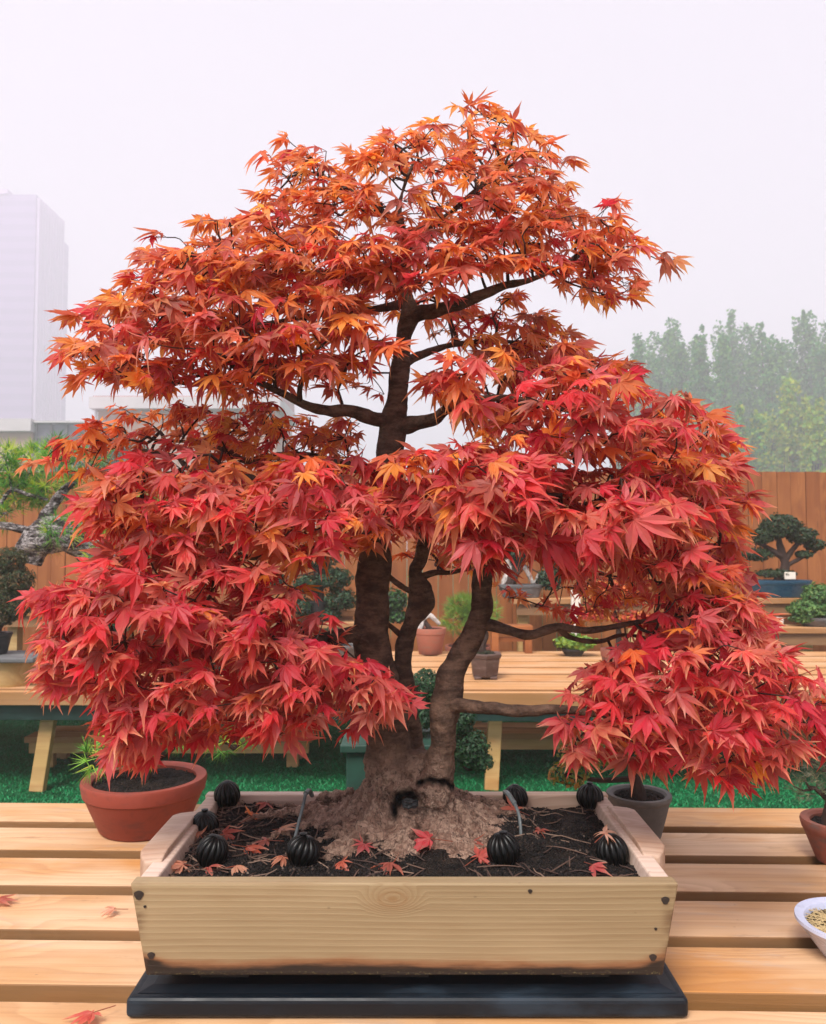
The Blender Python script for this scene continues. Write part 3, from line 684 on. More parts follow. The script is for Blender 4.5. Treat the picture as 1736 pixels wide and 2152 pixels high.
for k, L in BR.items():
    pts = [P(a, b, Y) for a, b, Y, w in L]; rad = [m(w, YT) / 2 for *_, w in L]
    mb = MB(); tube(mb, pts, rad, 12, 6, .28, freq=45, seed=ord(k), col=(0.0, 0.0, 0))
    mb.build('branch', M['bark'], maple, smooth=True)
    BP[k] = spline(pts, 6)
BP['top'] = spline([P(a, b, YT) for a, b, w in main[-8:]], 5)

# maple leaf templates
def leaf_template(rs, curl=1.0):
    A = [0, 32, -32, 66, -66, 106, -106]; Ls = [1.05, .97, .97, .78, .78, .42, .42]
    L = sorted([(a + rs.gauss(0, 5), l * rs.uniform(.80, 1.12)) for a, l in zip(A, Ls)], key=lambda q: q[0])
    V = [(0, 0, 0)]; Fc = []; C = [0.35]
    sins = []
    for i in range(len(L) - 1):
        am = math.radians((L[i][0] + L[i + 1][0]) / 2); r = .21 * min(L[i][1], L[i + 1][1]) + .05
        sins.append(len(V)); V.append((math.sin(am) * r, math.cos(am) * r, .02)); C.append(.1)
    e0 = len(V); a = math.radians(L[0][0] - 24); V.append((math.sin(a) * .10, math.cos(a) * .10, 0)); C.append(.1)
    e1 = len(V); a = math.radians(L[-1][0] + 24); V.append((math.sin(a) * .10, math.cos(a) * .10, 0)); C.append(.1)
    for i, (ang, ln) in enumerate(L):
        sL = sins[i - 1] if i > 0 else e0; sR = sins[i] if i < len(L) - 1 else e1
        a = math.radians(ang); d = (math.sin(a), math.cos(a)); s = (math.cos(a), -math.sin(a))
        w = .130 * (ln ** .5) * rs.uniform(.8, 1.25); sw = rs.gauss(0, .09); lc = rs.gauss(-.06, .16) * curl
        idx = []
        for t_, ww, cc_ in ((.42, w, .0), (.62, w * .92, .1), (.84, w * .36, .5)):
            r = ln * t_; bend = sw * t_ * t_
            m_ = len(V); V.append((d[0] * r + s[0] * bend, d[1] * r + s[1] * bend, -.03 + lc * t_ * t_)); C.append(.25 + cc_ * .5)
            V.append((d[0] * r + s[0] * (bend - ww), d[1] * r + s[1] * (bend - ww), .025 + lc * t_ * t_)); C.append(.08 + cc_)
            V.append((d[0] * r + s[0] * (bend + ww), d[1] * r + s[1] * (bend + ww), .025 + lc * t_ * t_)); C.append(.08 + cc_)
            idx.append(m_)
        tp = len(V); V.append((d[0] * ln * 1.10 + s[0] * sw * 1.3, d[1] * ln * 1.10 + s[1] * sw * 1.3, lc * 1.25)); C.append(1.0)
        a0, b0, c0_ = idx
        Fc += [(0, sL, a0 + 1, a0), (0, a0, a0 + 2, sR), (a0, a0 + 1, b0 + 1, b0), (a0, b0, b0 + 2, a0 + 2), (b0, b0 + 1, c0_ + 1, c0_), (b0, c0_, c0_ + 2, b0 + 2), (c0_, c0_ + 1, tp), (c0_, tp, c0_ + 2)]
    V = np.array(V); r2 = V[:, 0] ** 2 + V[:, 1] ** 2
    k = rs.uniform(.05, .38) * curl; fold = rs.uniform(-.1, .35)
    V[:, 2] += -k * r2 - fold * np.abs(V[:, 0]) * .6 + rs.gauss(0, .08) * V[:, 0] * V[:, 1]
    ph = rs.uniform(0, 6); V[:, 2] += .05 * np.sin(np.arctan2(V[:, 0], V[:, 1]) * 2.5 + ph) * r2
    return V, Fc, np.array(C)
RS = random.Random(3)
TEMP = [leaf_template(RS, RS.choice((.5, 1, 1, 1.8))) for _ in range(40)]
class LeafMesh:
    def __init__(s): s.V = []; s.Fc = []; s.C = []; s.n = 0
    def leaf(s, p, d, nrm, size, col, tip, T=None):
        V, Fc, C = T or TEMP[RS.randrange(len(TEMP))]
        d = d.normalized(); sd = d.cross(nrm).normalized(); nn = sd.cross(d)
        Mx = np.array([sd, d, nn]); W = (V * size) @ Mx + np.array(p)
        cc = np.array(col)[None, :] * (1 - C[:, None]) + np.array(tip)[None, :] * C[:, None]
        s.V.append(W); s.Fc += [tuple(i + s.n for i in f) for f in Fc]; s.C.append(cc); s.n += len(V)
    def stem(s, a, b, r, col):
        a = Vector(a); b = Vector(b); t_ = (b - a).normalized(); u = t_.orthogonal().normalized(); w = t_.cross(u)
        vs = [a + u * r, a - u * r * .5 + w * r * .87, a - u * r * .5 - w * r * .87, b + u * r, b - u * r * .5 + w * r * .87, b - u * r * .5 - w * r * .87]
        s.V.append(np.array([list(v) for v in vs])); s.Fc += [tuple(i + s.n for i in f) for f in ((0, 1, 4, 3), (1, 2, 5, 4), (2, 0, 3, 5))]
        s.C.append(np.tile(np.array(col), (6, 1))); s.n += 6
    def build(s, name, parent, mat='maple', origin=None):
        mb = MB(); mb.v = np.concatenate(s.V).tolist(); mb.f = s.Fc; mb.c = np.concatenate(s.C).tolist()
        return mb.build(name, M[mat], parent, origin=origin)
CRIM = [(.52, .016, .050), (.60, .020, .050), (.43, .010, .034), (.62, .032, .046), (.54, .055, .080), (.56, .09, .11)]
ORNG = [(.72, .22, .040), (.68, .17, .040), (.80, .33, .055), (.60, .13, .046), (.63, .20, .075), (.60, .10, .046)]
DUST = [(.50, .095, .078), (.56, .12, .078), (.41, .060, .054), (.54, .075, .070), (.37, .080, .066)]
TIPS = [(.78, .45, .22), (.70, .32, .16), (.80, .52, .30), (.60, .16, .10), (.62, .08, .07), (.74, .40, .27)]
def inside(px, py, poly):
    c = False; j = len(poly) - 1
    for i in range(len(poly)):
        xi, yi = poly[i]; xj, yj = poly[j]
        if (yi > py) != (yj > py) and px < (xj - xi) * (py - yi) / (yj - yi) + xi: c = not c
        j = i
    return c
def edist(px, py, poly):
    return min(segd(px, py, poly[i], poly[(i + 1) % len(poly)]) for i in range(len(poly)))
def pad(poly, Yc, T, roots_, dens, pal, size=.036, per=3, sp=.024, orient=1.0, edgecol=None, up=14):
    xs = [a for a, b in poly]; ys = [b for a, b in poly]; xs += [min(xs) - 22, max(xs) + 22]; ys += [min(ys) - 22, max(ys) + 12]; R = .45 * min(max(xs) - min(xs), max(ys) - min(ys))
    area = abs(sum(poly[i][0] * poly[(i + 1) % len(poly)][1] - poly[(i + 1) % len(poly)][0] * poly[i][1] for i in range(len(poly)))) / 2
    want = int(area * dens * .98 / 1000); nodes = []; eds = []; tries = 0
    while len(nodes) < want and tries < want * 40:
        tries += 1
        px, py = R_.uniform(min(xs), max(xs)), R_.uniform(min(ys), max(ys))
        ins = inside(px, py, poly); e = edist(px, py, poly)
        if not ins and (e > 14 or R_.random() > .10): continue
        if ins and e < 10: continue
        e = e if ins else 0; t_ = min(1, e / R); pr = math.sqrt(max(0, 1 - (1 - t_) ** 2))
        u = R_.uniform(-1, 1); u = math.copysign(abs(u) ** .6, u)
        Y = Yc + T * (.25 + .75 * pr) * u
        q = P(px, py - up, Y)
        if any((q - w).length < sp for w in nodes): continue
        nodes.append(q); eds.append(e)
    # branching network (grown from the branch outwards)
    rp = [Vector(p) for k in roots_ for p in BP[k]]
    conn = list(rp); par = [None] * len(rp)
    order = sorted(range(len(nodes)), key=lambda i: min((nodes[i] - r).length for r in rp))
    arr = np.array([list(p) for p in conn]); cost = np.zeros(len(conn))
    nroot = len(rp); lst = [arr]; A = arr.copy()
    for i in order:
        q = np.array(nodes[i]); dd = np.linalg.norm(A - q, axis=1) + cost * .35
        j = int(dd.argmin()); par.append(j); conn.append(nodes[i])
        A = np.vstack([A, q]); cost = np.append(cost, cost[j] + np.linalg.norm(A[j] - q))
    cnt = [0] * len(conn)
    for i in range(len(conn) - 1, nroot - 1, -1): cnt[i] += 1; cnt[par[i]] += cnt[i]
    tw = MB()
    for i in range(nroot, len(conn)):
        a, b = conn[par[i]], conn[i]; r1 = min(.0052, .0009 * cnt[i] ** .5); r0 = r1 * 1.1
        L_ = (b - a).length; mid_ = (a + b) / 2 + Vector((R_.gauss(0, .08), R_.gauss(0, .08), R_.gauss(0, .08))) * L_
        tube(tw, [a, mid_, b], [r0, (r0 + r1) / 2, r1], 5, 3, .2)
    lm = LeafMesh(); ax = Vector((TB.x, YT, 0))
    for i, q in enumerate(nodes):
        out = Vector((q.x - ax.x, (q.y - ax.y) * 1.3 - .12, 0)); out = out.normalized() if out.length > .01 else Vector((0, -1, 0))
        k = per + (1 if R_.random() < .6 else 0) - (1 if R_.random() < .3 else 0)
        for _ in range(max(1, k)):
            a = R_.gauss(0, .95); o2 = Vector((out.x * math.cos(a) - out.y * math.sin(a), out.x * math.sin(a) + out.y * math.cos(a), 0))
            droop = max(-.5, R_.gauss(.30, .42)) * orient
            d = (o2 + Vector((R_.gauss(0, .25), -.05, -droop))).normalized()
            if R_.random() < .5:      # blade spread open, upper face seen from the front
                nr_ = Vector((R_.gauss(0, .45) + o2.x * .3, -R_.uniform(.35, 1.1), R_.uniform(.25, 1.1)))
                d = (d - nr_ * (d.dot(nr_) / nr_.length_squared) * .8).normalized()
            else:
                nr_ = (Vector((0, 0, 1)) + o2 * droop * 1.1 + Vector((R_.gauss(0, .4), R_.gauss(0, .4) - .25, R_.gauss(0, .3))))
            nr_ = nr_.normalized()
            pl = R_.uniform(.008, .028); base = q + (o2 + Vector((0, 0, R_.uniform(-.2, .5)))) * pl
            s = size * .89 * max(.5, R_.gauss(1.0, .22)); w = R_.random(); acc = 0
            for f_, P0 in pal:
                acc += f_
                if w <= acc: break
            if edgecol and eds[i] < 55 and R_.random() < .35: P0 = edgecol
            c0 = P0[R_.randrange(len(P0))]; g_ = R_.uniform(.82, 1.15); c0 = tuple(x * g_ for x in c0)
            tp = TIPS[R_.randrange(len(TIPS))]; mixk = R_.uniform(.25, 1); tp = tuple(c0[z_] * (1 - mixk) + tp[z_] * mixk for z_ in range(3))
            lm.leaf(base, d, nr_, s, c0, tp); lm.stem(q, base, .0006, (.22, .03, .03))
    cen = sum(nodes, Vector()) / len(nodes)
    tw.build('twigs', M['twig'], maple, smooth=True)
    lm.build('foliage', maple)
    return len(nodes), lm.n
PADS = dict(
 A1=dict(poly=[(975, 215), (1035, 245), (1115, 280), (1160, 330), (1190, 385), (1185, 440), (1150, 500), (1000, 530), (850, 510), (720, 500), (600, 480), (555, 430), (575, 350), (600, 300), (700, 310), (800, 305), (860, 280), (930, 270)], Yc=YT - .01, T=.15, roots_=['top', 'p', 'q'], dens=1.5, orient=0.3, pal=[(.72, ORNG), (.22, DUST), (.06, CRIM)], size=.033, edgecol=ORNG),
 A2=dict(poly=[(1000, 490), (1180, 440), (1260, 455), (1320, 480), (1330, 530), (1375, 555), (1350, 600), (1325, 645), (1285, 665), (1235, 640), (1160, 605), (1060, 600), (960, 590), (900, 540)], Yc=YT - .03, T=.15, roots_=['a', 'top'], dens=1.6, orient=0.75, pal=[(.42, ORNG), (.38, DUST), (.2, CRIM)], size=.035, edgecol=ORNG),
 A3=dict(poly=[(430, 465), (520, 440), (620, 460), (760, 490), (850, 530), (830, 600), (780, 660), (690, 660), (560, 640), (420, 640), (300, 600), (290, 560), (340, 525), (420, 520)], Yc=YT - .05, T=.16, roots_=['n', 'top'], dens=1.6, orient=0.55, pal=[(.50, ORNG), (.35, DUST), (.15, CRIM)], size=.036, edgecol=ORNG),
 B1=dict(poly=[(150, 740), (225, 640), (300, 590), (430, 600), (560, 600), (700, 620), (780, 670), (830, 750), (835, 800), (740, 750), (700, 830), (600, 810), (560, 860), (500, 840), (400, 820), (350, 870), (290, 820), (200, 835), (145, 805), (130, 775)], Yc=YT - .07, T=.17, roots_=['o', 'b'], dens=1.65, orient=0.75, pal=[(.38, ORNG), (.30, DUST), (.32, CRIM)], size=.038, edgecol=ORNG),
 A4=dict(poly=[(720, 520), (860, 500), (980, 520), (960, 620), (860, 650), (740, 620)], Yc=YT - .12, T=.05, roots_=['n', 'a', 'top'], dens=1.2, orient=.8, pal=[(.3, ORNG), (.5, DUST), (.2, CRIM)], size=.036),
 C0=dict(poly=[(740, 590), (920, 600), (960, 680), (900, 700), (870, 690), (760, 660)], Yc=YT + .12, T=.05, roots_=['t'], dens=0.9, orient=0.8, pal=[(.8, ORNG), (.2, CRIM)], size=.03, per=2),
 C1=dict(poly=[(880, 670), (1000, 620), (1150, 640), (1185, 730), (1280, 755), (1335, 770), (1300, 830), (1100, 800), (980, 780), (900, 720)], Yc=YT + .12, T=.10, roots_=['t'], dens=1.5, orient=0.8, pal=[(.6, ORNG), (.2, DUST), (.2, CRIM)], size=.033),
 C3=dict(poly=[(735, 780), (830, 790), (800, 850), (740, 850)], Yc=YT + .15, T=.03, roots_=['t', 'b'], dens=.9, pal=[(.9, ORNG), (.1, CRIM)], size=.03, per=2),
 E1=dict(poly=[(860, 830), (900, 770), (1000, 745), (1150, 745), (1290, 775), (1340, 825), (1440, 845), (1500, 890), (1530, 950), (1540, 1010), (1500, 1040), (1300, 1000), (1100, 960), (1000, 935), (930, 850)], Yc=YT - .07, T=.19, roots_=['c', 'm'], dens=1.35, pal=[(.07, ORNG), (.25, DUST), (.68, CRIM)], size=.041, edgecol=ORNG),
 C2=dict(poly=[(220, 900), (320, 870), (420, 850), (560, 855), (640, 870), (770, 890), (795, 960), (740, 1010), (600, 1010), (420, 1020), (250, 1030), (120, 1010), (90, 975), (170, 930)], Yc=YT + .12, T=.10, roots_=['d', 'e'], dens=1.5, orient=0.8, pal=[(.6, ORNG), (.15, DUST), (.25, CRIM)], size=.033, edgecol=ORNG),
 D1=dict(poly=[(205, 1030), (250, 990), (400, 975), (560, 990), (700, 960), (790, 985), (860, 955), (940, 940), (1000, 945), (1000, 1160), (900, 1130), (820, 1175), (740, 1150), (640, 1220), (520, 1180), (420, 1150), (300, 1150), (215, 1110)], Yc=YT - .12, T=.13, roots_=['e', 'f'], dens=1.35, pal=[(.07, ORNG), (.25, DUST), (.68, CRIM)], size=.040, edgecol=ORNG),
 D2=dict(poly=[(930, 940), (1100, 950), (1300, 980), (1420, 1010), (1400, 1100), (1280, 1180), (1180, 1210), (1060, 1180), (1000, 1200), (950, 1150)], Yc=YT - .16, T=.13, roots_=['m'], dens=1.25, pal=[(.03, ORNG), (.22, DUST), (.75, CRIM)], size=.042),
 F1=dict(poly=[(1280, 980), (1400, 950), (1530, 970), (1535, 1020), (1555, 1100), (1560, 1170), (1540, 1220), (1560, 1290), (1585, 1340), (1470, 1310), (1340, 1240), (1230, 1220), (1200, 1160)], Yc=YT - .03, T=.19, roots_=['m', 'r', 'h'], dens=1.35, pal=[(.07, ORNG), (.25, DUST), (.68, CRIM)], size=.040, edgecol=ORNG),
 F2=dict(poly=[(1050, 1255), (1180, 1250), (1260, 1200), (1400, 1230), (1420, 1310), (1280, 1320), (1180, 1310), (1060, 1300)], Yc=YT + .2, T=.06, roots_=['r'], dens=1.1, pal=[(.6, ORNG), (.4, CRIM)], size=.029),
 F3=dict(poly=[(820, 1080), (900, 1070), (1000, 1130), (990, 1230), (900, 1210), (830, 1200)], Yc=YT + .14, T=.06, roots_=['j'], dens=1.0, pal=[(.8, ORNG), (.2, CRIM)], size=.032),
 G1=dict(poly=[(130, 1230), (200, 1180), (280, 1140), (380, 1120), (500, 1150), (600, 1200), (690, 1300), (760, 1410), (850, 1440), (850, 1480), (800, 1520), (740, 1540), (640, 1545), (600, 1570), (540, 1570), (400, 1560), (330, 1600), (270, 1570), (200, 1490), (130, 1460), (100, 1390), (95, 1290)], Yc=YT - .13, T=.15, roots_=['g', 'f'], dens=1.3, pal=[(.03, ORNG), (.22, DUST), (.75, CRIM)], size=.041, edgecol=None),
 H1=dict(poly=[(1330, 1340), (1420, 1260), (1520, 1240), (1600, 1300), (1650, 1390), (1720, 1450), (1755, 1530), (1735, 1590), (1670, 1640), (1560, 1650), (1480, 1665), (1400, 1620), (1300, 1615), (1220, 1620), (1145, 1580), (1165, 1530), (1200, 1470), (1210, 1410), (1290, 1400)], Yc=YT - .08, T=.19, roots_=['i', 'h', 's'], dens=1.35, pal=[(.03, ORNG), (.22, DUST), (.75, CRIM)], size=.040),
 J1=dict(poly=[(1380, 1200), (1535, 1190), (1580, 1260), (1625, 1370), (1560, 1400), (1450, 1330)], Yc=YT - .02, T=.12, roots_=['h', 'r', 'm'], dens=1.2, pal=[(.07, ORNG), (.25, DUST), (.68, CRIM)], size=.038),
 G2=dict(poly=[(215, 1110), (240, 1040), (300, 1020), (400, 1050), (440, 1120), (400, 1190), (280, 1190), (225, 1160)], Yc=YT + .02, T=.08, roots_=['f', 'e'], dens=1.3, pal=[(.6, ORNG), (.4, CRIM)], size=.034),
)
for k, a in PADS.items():
    r = pad(**a); print(k, r)

# ------------------------------------------------------------------ things on the soil
balls = [(477, 1655, 28, 'black ribbed fertiliser ball at the back left corner of the planter soil'),
 (430, 1728, 30, 'black ribbed fertiliser ball by the left side board, middle one'),
 (446, 1792, 33, 'black ribbed fertiliser ball nearest the left front corner of the planter'),
 (637, 1796, 35, 'black ribbed fertiliser ball at the foot of the left grey watering spike'),
 (1083, 1638, 26, 'black ribbed fertiliser ball against the back board right of the trunk'),
 (1240, 1676, 28, 'black ribbed fertiliser ball at the back right corner of the planter soil'),
 (1058, 1794, 35, 'black ribbed fertiliser ball at the front right of the trunk'),
 (1287, 1786, 34, 'black ribbed fertiliser ball nearest the right front corner of the planter')]
def ball_mesh(R, nm):
    mb = MB(); nt = 112; nr = 18; vs = []; fs = []
    for i in range(nr + 1):
        ph = math.pi * (.03 + .90 * i / nr)
        for k in range(nt):
            a = 2 * math.pi * k / nt; g = abs(math.sin(a * 7)) ** .6
            r = R * (.84 + .16 * g * math.sin(ph) ** .5); vs.append((r * math.sin(ph) * math.cos(a), r * math.sin(ph) * math.sin(a), R * 1.02 * math.cos(ph)))
    for i in range(nr):
        for k in range(nt):
            a = i * nt + k; b = i * nt + (k + 1) % nt; fs.append((b, a, a + nt, b + nt))
    fs.append(tuple(range(nt))); fs.append(tuple(nr * nt + k for k in range(nt))[::-1])
    mb.add(vs, fs); return mb
for px, py, pr, lb in balls:
    g = G(px, max(py + pr * .62, 1698), SZ); Rb = pr * g.y / F
    c = Vector((g.x, g.y, soil_z(g.x, g.y) + Rb * (.95 if py < 1680 else .75)))
    t = thing('fertiliser_ball', c, lb, 'fertiliser ball', 'black ribbed fertiliser balls on the planter soil')
    mb = ball_mesh(Rb, ''); mb.v = [(Vector(v) + c) for v in mb.v]; b_ = mb.build('basket', M['black_plastic'], t, smooth=True)
    b_.rotation_euler = (R_.uniform(-.35, .35), R_.uniform(-.35, .35), R_.uniform(0, 1)); b_.scale = (R_.uniform(.93, 1.05), R_.uniform(.93, 1.05), R_.uniform(.9, 1.05))
    mb = MB(); lathe(mb, c, [(Rb * .22, Rb * .96), (Rb * .24, Rb * 1.04), (Rb * .10, Rb * 1.08), (Rb * .02, Rb * 1.09)], 16); mb.build('cap', M['black_plastic'], t, smooth=True)
# watering spikes
for L, lb, Y in (([(612, 1792), (625, 1740), (640, 1680), (642, 1668), (650, 1662), (656, 1672)], 'thin grey watering spike standing in the soil left of the trunk', None),
              ([(1096, 1768), (1092, 1720), (1082, 1690), (1068, 1668), (1060, 1664)], 'short bent grey spike standing in the soil right of the trunk', None)):
    g = soilpt(*L[0]); t = thing('watering_spike', g, lb, 'spike', 'grey spikes in the planter soil')
    pts = [g + Vector((0, 0, -.01))] + [P(a, b, g.y + .10 * i / len(L)) for i, (a, b) in enumerate(L) if i > 0]
    mb = MB(); tube(mb, pts, [.0028] * (len(pts)), 8, 5); mb.build('shaft', M['spike'], t, smooth=True)
    e = pts[-3]; mb = MB(); tube(mb, [e, pts[-2], pts[-1]], [.0042, .0042, .0036], 8, 4); mb.build('hook', M['spike'], t, smooth=True)
# tree wound patch
q = P(862, 1692, YT - .085); mb = MB()
vs = []
for j in range(7):
    for i in range(9):
        u, v = i / 8 - .5, j / 6 - .5; f = (1 - (2 * abs(u)) ** 3 * .3)
        vs.append((q.x + u * .026, q.y + .006 + .004 * noise.noise(Vector((u * 4, v * 4, 2))) + .012 * (u * u), q.z + v * .015 * f + .002 * noise.noise(Vector((u * 5, 3, 1)))))
mb.add(vs, [(j * 9 + i, j * 9 + i + 1, (j + 1) * 9 + i + 1, (j + 1) * 9 + i) for j in range(6) for i in range(8)])
o = mb.build('wound_patch', M['black_pot'], maple, smooth=True); md = o.modifiers.new('s', 'SOLIDIFY'); md.thickness = .003

# fallen leaves
PALE = [(.62, .33, .22), (.60, .25, .16), (.62, .36, .28)]
FL = [(530, 1724, .034, ORNG, 'curled bright orange leaf lying left of the trunk roots'),
 (587, 1752, .032, PALE, 'pale pink fallen leaf left of the grey watering spike'),
 (520, 1790, .032, ORNG, 'orange fallen leaf beside the front left fertiliser ball'),
 (487, 1692, .022, PALE, 'small pale fallen leaf under the back left fertiliser ball'),
 (550, 1672, .022, ORNG, 'small orange fallen leaf near the back board at left'),
 (597, 1668, .024, ORNG, 'orange fallen leaf by the back board just left of the watering spike'),
 (385, 1825, .030, PALE, 'pale fallen leaf tucked in the left front corner of the box'),
 (440, 1832, .022, DUST, 'small brownish fallen leaf against the front board at left'),
 (495, 1828, .028, PALE, 'pinkish curled leaf against the front board below the orange leaf'),
 (595, 1815, .018, PALE, 'tiny pale leaf at the foot of the left watering spike'),
 (765, 1792, .026, CRIM, 'red fallen leaf in front of the left roots'),
 (718, 1820, .022, DUST, 'small dull red leaf near the front board left of centre'),
 (820, 1826, .032, DUST, 'reddish leaf against the front board at the centre'),
 (903, 1762, .034, CRIM, 'bright crimson leaf lying on the trunk base'),
 (990, 1786, .026, DUST, 'pinkish leaf to the left of the front right fertiliser ball'),
 (1005, 1815, .028, DUST, 'dusty red leaf just below another left of the front right ball'),
 (1085, 1718, .036, DUST, 'large dusty pink leaf draped by the right bent spike'),
 (1135, 1752, .026, DUST, 'small pink leaf right of the right bent spike'),
 (1245, 1832, .026, CRIM, 'red leaf against the front board at the right'),
 (1270, 1752, .024, PALE, 'brown pale leaf on top of the right front fertiliser ball'),
 (560, 1700, .026, DUST, 'brownish red leaf on the roots behind the bright orange leaf'),
 (645, 1722, .020, DUST, 'small brown leaf caught on the long left root'),
 (500, 1745, .022, PALE, 'pale leaf left of the bright orange curled leaf'),
 (560, 1775, .026, DUST, 'dull red leaf between the orange leaf and the left watering spike'),
 (420, 1765, .020, PALE, 'pale leaf between the two middle left fertiliser balls'),
 (630, 1680, .020, ORNG, 'tiny orange leaf behind the hooked top of the left spike'),
 (1030, 1700, .020, CRIM, 'tiny red leaf on the right root behind the bent spike'),
 (470, 1765, .026, DUST, 'dusty red leaf between the left fertiliser balls')]
def fallen(px, py, s, pal, lb, z=None, flat=.3):
    if z is None:
        g = G(px, py, SZ); zz = soil_z(g.x, g.y) + .008
        if 'trunk base' in lb: g = P(px, py, YT - .115); zz = g.z
        if 'on top of' in lb: g = P(px, py, G(1287, 1812, SZ).y - .01); zz = g.z
    else: g = G(px, py, z); zz = z + .0035
    p = Vector((g.x, g.y, zz)); o = LeafMesh(); c0 = pal[R_.randrange(len(pal))]; tp = PALE[R_.randrange(3)]
    rs = random.Random(int(px * 7 + py)); T = leaf_template(rs, 1.6 if z is None else .6)
    a = rs.uniform(0, 6.28); d = Vector((math.cos(a), math.sin(a), rs.uniform(-.05, .25) * (1 if z is None else 0)))
    nr_ = Vector((rs.gauss(0, flat), rs.gauss(0, flat) - flat * 1.6, 1))
    s *= 1.2; o.leaf(p, d, nr_, s, c0, tp, T); o.stem(p, p - d.normalized() * s * .9 + Vector((0, 0, -.003)), .0007, (.35, .10, .06))
    ob = o.build('fallen_leaf', None, origin=p); zmin = min(v.co.z for v in ob.data.vertices)
    if z is not None: ob.location.z = z + .001 - zmin
    tag(ob, lb, 'leaf', 'fallen maple leaves')
for f in FL: fallen(*f)
fallen(240, 1921, .022, PALE, 'small pale leaf on the table plank left of the planter', TZ + .001, .05)
fallen(-6, 1900, .028, DUST, 'reddish leaf on the table at the left edge of the picture', TZ + .001, .05)
fallen(195, 2146, .030, DUST, 'brownish pink leaf on the nearest plank at the bottom left', TZ + .001, .1)

# ------------------------------------------------------------------ pots on the near table
c = G(302, 1722, TZ); c.y = 1.83; c = Vector((P(306, 1154, 1.90).x, 1.92, TZ + .0005))
def strapl(t): pass
br = lambda px, py, Y: P(px, py, Y)
plant('potted_pine', 'potted plant', 'wide red terracotta pot with a small pine left of the planter box', c, dict(r0=.100, r1=.137, h=.118, mat=M['terracotta'], lip=.014, liph=.036),
      [([c + Vector((.0, 0, .10)), c + Vector((.01, 0, .16)), c + Vector((-.02, .01, .22))], (.012, .009, .006)), ([c + Vector((.005, 0, .12)), c + Vector((-.05, -.01, .15)), c + Vector((-.10, -.02, .16))], (.008, .006, .003)), ([c + Vector((.005, 0, .14)), c + Vector((.10, .01, .20)), c + Vector((.22, .0, .19))], (.008, .006, .003))],
      [(c + Vector((-.10, -.01, .165)), (.05, .05, .028)), (c + Vector((-.03, .0, .20)), (.07, .06, .04)), (c + Vector((.06, .0, .22)), (.07, .06, .03)), (c + Vector((.19, .0, .20)), (.08, .05, .022)), (c + Vector((-.06, .05, .15)), (.05, .04, .02))],
      (210, 'needle', .036, PINE))
c = Vector((P(1336, 1154, 2.0).x, 1.86, TZ + .0005)); c.x = P(1336, 1154, 1.86).x
plant('potted_shrub', 'potted plant', 'grey plastic pot with a black stem behind the right end of the planter box', c, dict(r0=.048, r1=.070, h=.098, mat=M['grey_pot'], lip=.008, liph=.016),
      [([c + Vector((0, 0, .08)), c + Vector((-.004, 0, .13)), c + Vector((.005, 0, .20)), c + Vector((.0, .0, .3))], (.022, .011, .009, .006))],
      [(c + Vector((-.10, 0, .20)), (.09, .07, .05)), (c + Vector((.0, .0, .27)), (.12, .08, .08)), (c + Vector((-.16, 0, .14)), (.05, .05, .03))],
      (1500, 'leaf', .014, [(.20, .22, .05), (.12, .18, .04), (.4, .2, .05)]))
c = Vector((P(1750, 1154, 1.72).x, 1.72, TZ + .0005))
plant('potted_juniper', 'potted plant', 'old terracotta pot with grey green juniper at the right edge of the table', c, dict(r0=.048, r1=.072, h=.085, mat=M['terracotta_old'], lip=.010, liph=.024),
      [([c + Vector((-.02, 0, .07)), c + Vector((-.015, 0, .12)), c + Vector((-.01, 0, .19)), c + Vector((.01, 0, .25))], (.017, .012, .009, .005))],
      [(c + Vector((-.05, 0, .15)), (.05, .05, .03)), (c + Vector((-.02, .0, .20)), (.06, .05, .04)), (c + Vector((.03, 0, .17)), (.05, .04, .04)), (c + Vector((.0, 0, .25)), (.05, .05, .035))],
      (260, 'needle', .020, [(.10, .13, .07), (.14, .15, .10), (.07, .09, .04), (.22, .20, .12)]))
# lilac bowl bottom right
c = Vector((P(1850, 1940, 1.25).x, G(1800, 1945, TZ + .05).y, TZ + .0005))
t = thing('shallow_bowl', c, 'pale lilac glazed bowl of straw and gravel cut by the right edge', 'bowl')
rb = c.x - P(1681, 1940, c.y).x
mb = MB(); lathe(mb, c, [(rb * .55, 0), (rb * .60, .006), (rb * .93, .045), (rb * 1.0, .052), (rb * .995, .057), (rb * .84, .054), (rb * .80, .046), (rb * .78, .03)], 72); mb.build('bowl', M['lilac_pot'], t, smooth=True)
mb = MB(); lathe(mb, c, [(rb * .79, .038), (rb * .4, .043), (.001, .045)], 48); mb.build('soil', M['soil'], t, smooth=True)
mb = MB(); pts = []
for _ in range(2600):
    a = R_.uniform(1.6, 4.7); r = rb * .785 * R_.random() ** .5; pts.append((c.x + r * math.cos(a), c.y + r * math.sin(a), c.z + .043))
granules(mb, pts, .003, .009, ((.09, .065, .03), (.25, .19, .10), (.4, .32, .2), (.55, .48, .36)))
for _ in range(160):
    a = R_.uniform(2.0, 4.3); r = rb * .75 * R_.random() ** .5; p = Vector((c.x + r * math.cos(a), c.y + r * math.sin(a), c.z + .048)); b = R_.uniform(0, 3.14); l = R_.uniform(.008, .02)
    tube(mb, [p - Vector((math.cos(b), math.sin(b), .1)) * l, p + Vector((math.cos(b), math.sin(b), .15)) * l], [.0007, .0006], 4, 1, col=(.5, .38, .2))
mb.build('gravel', M['grain'], t)

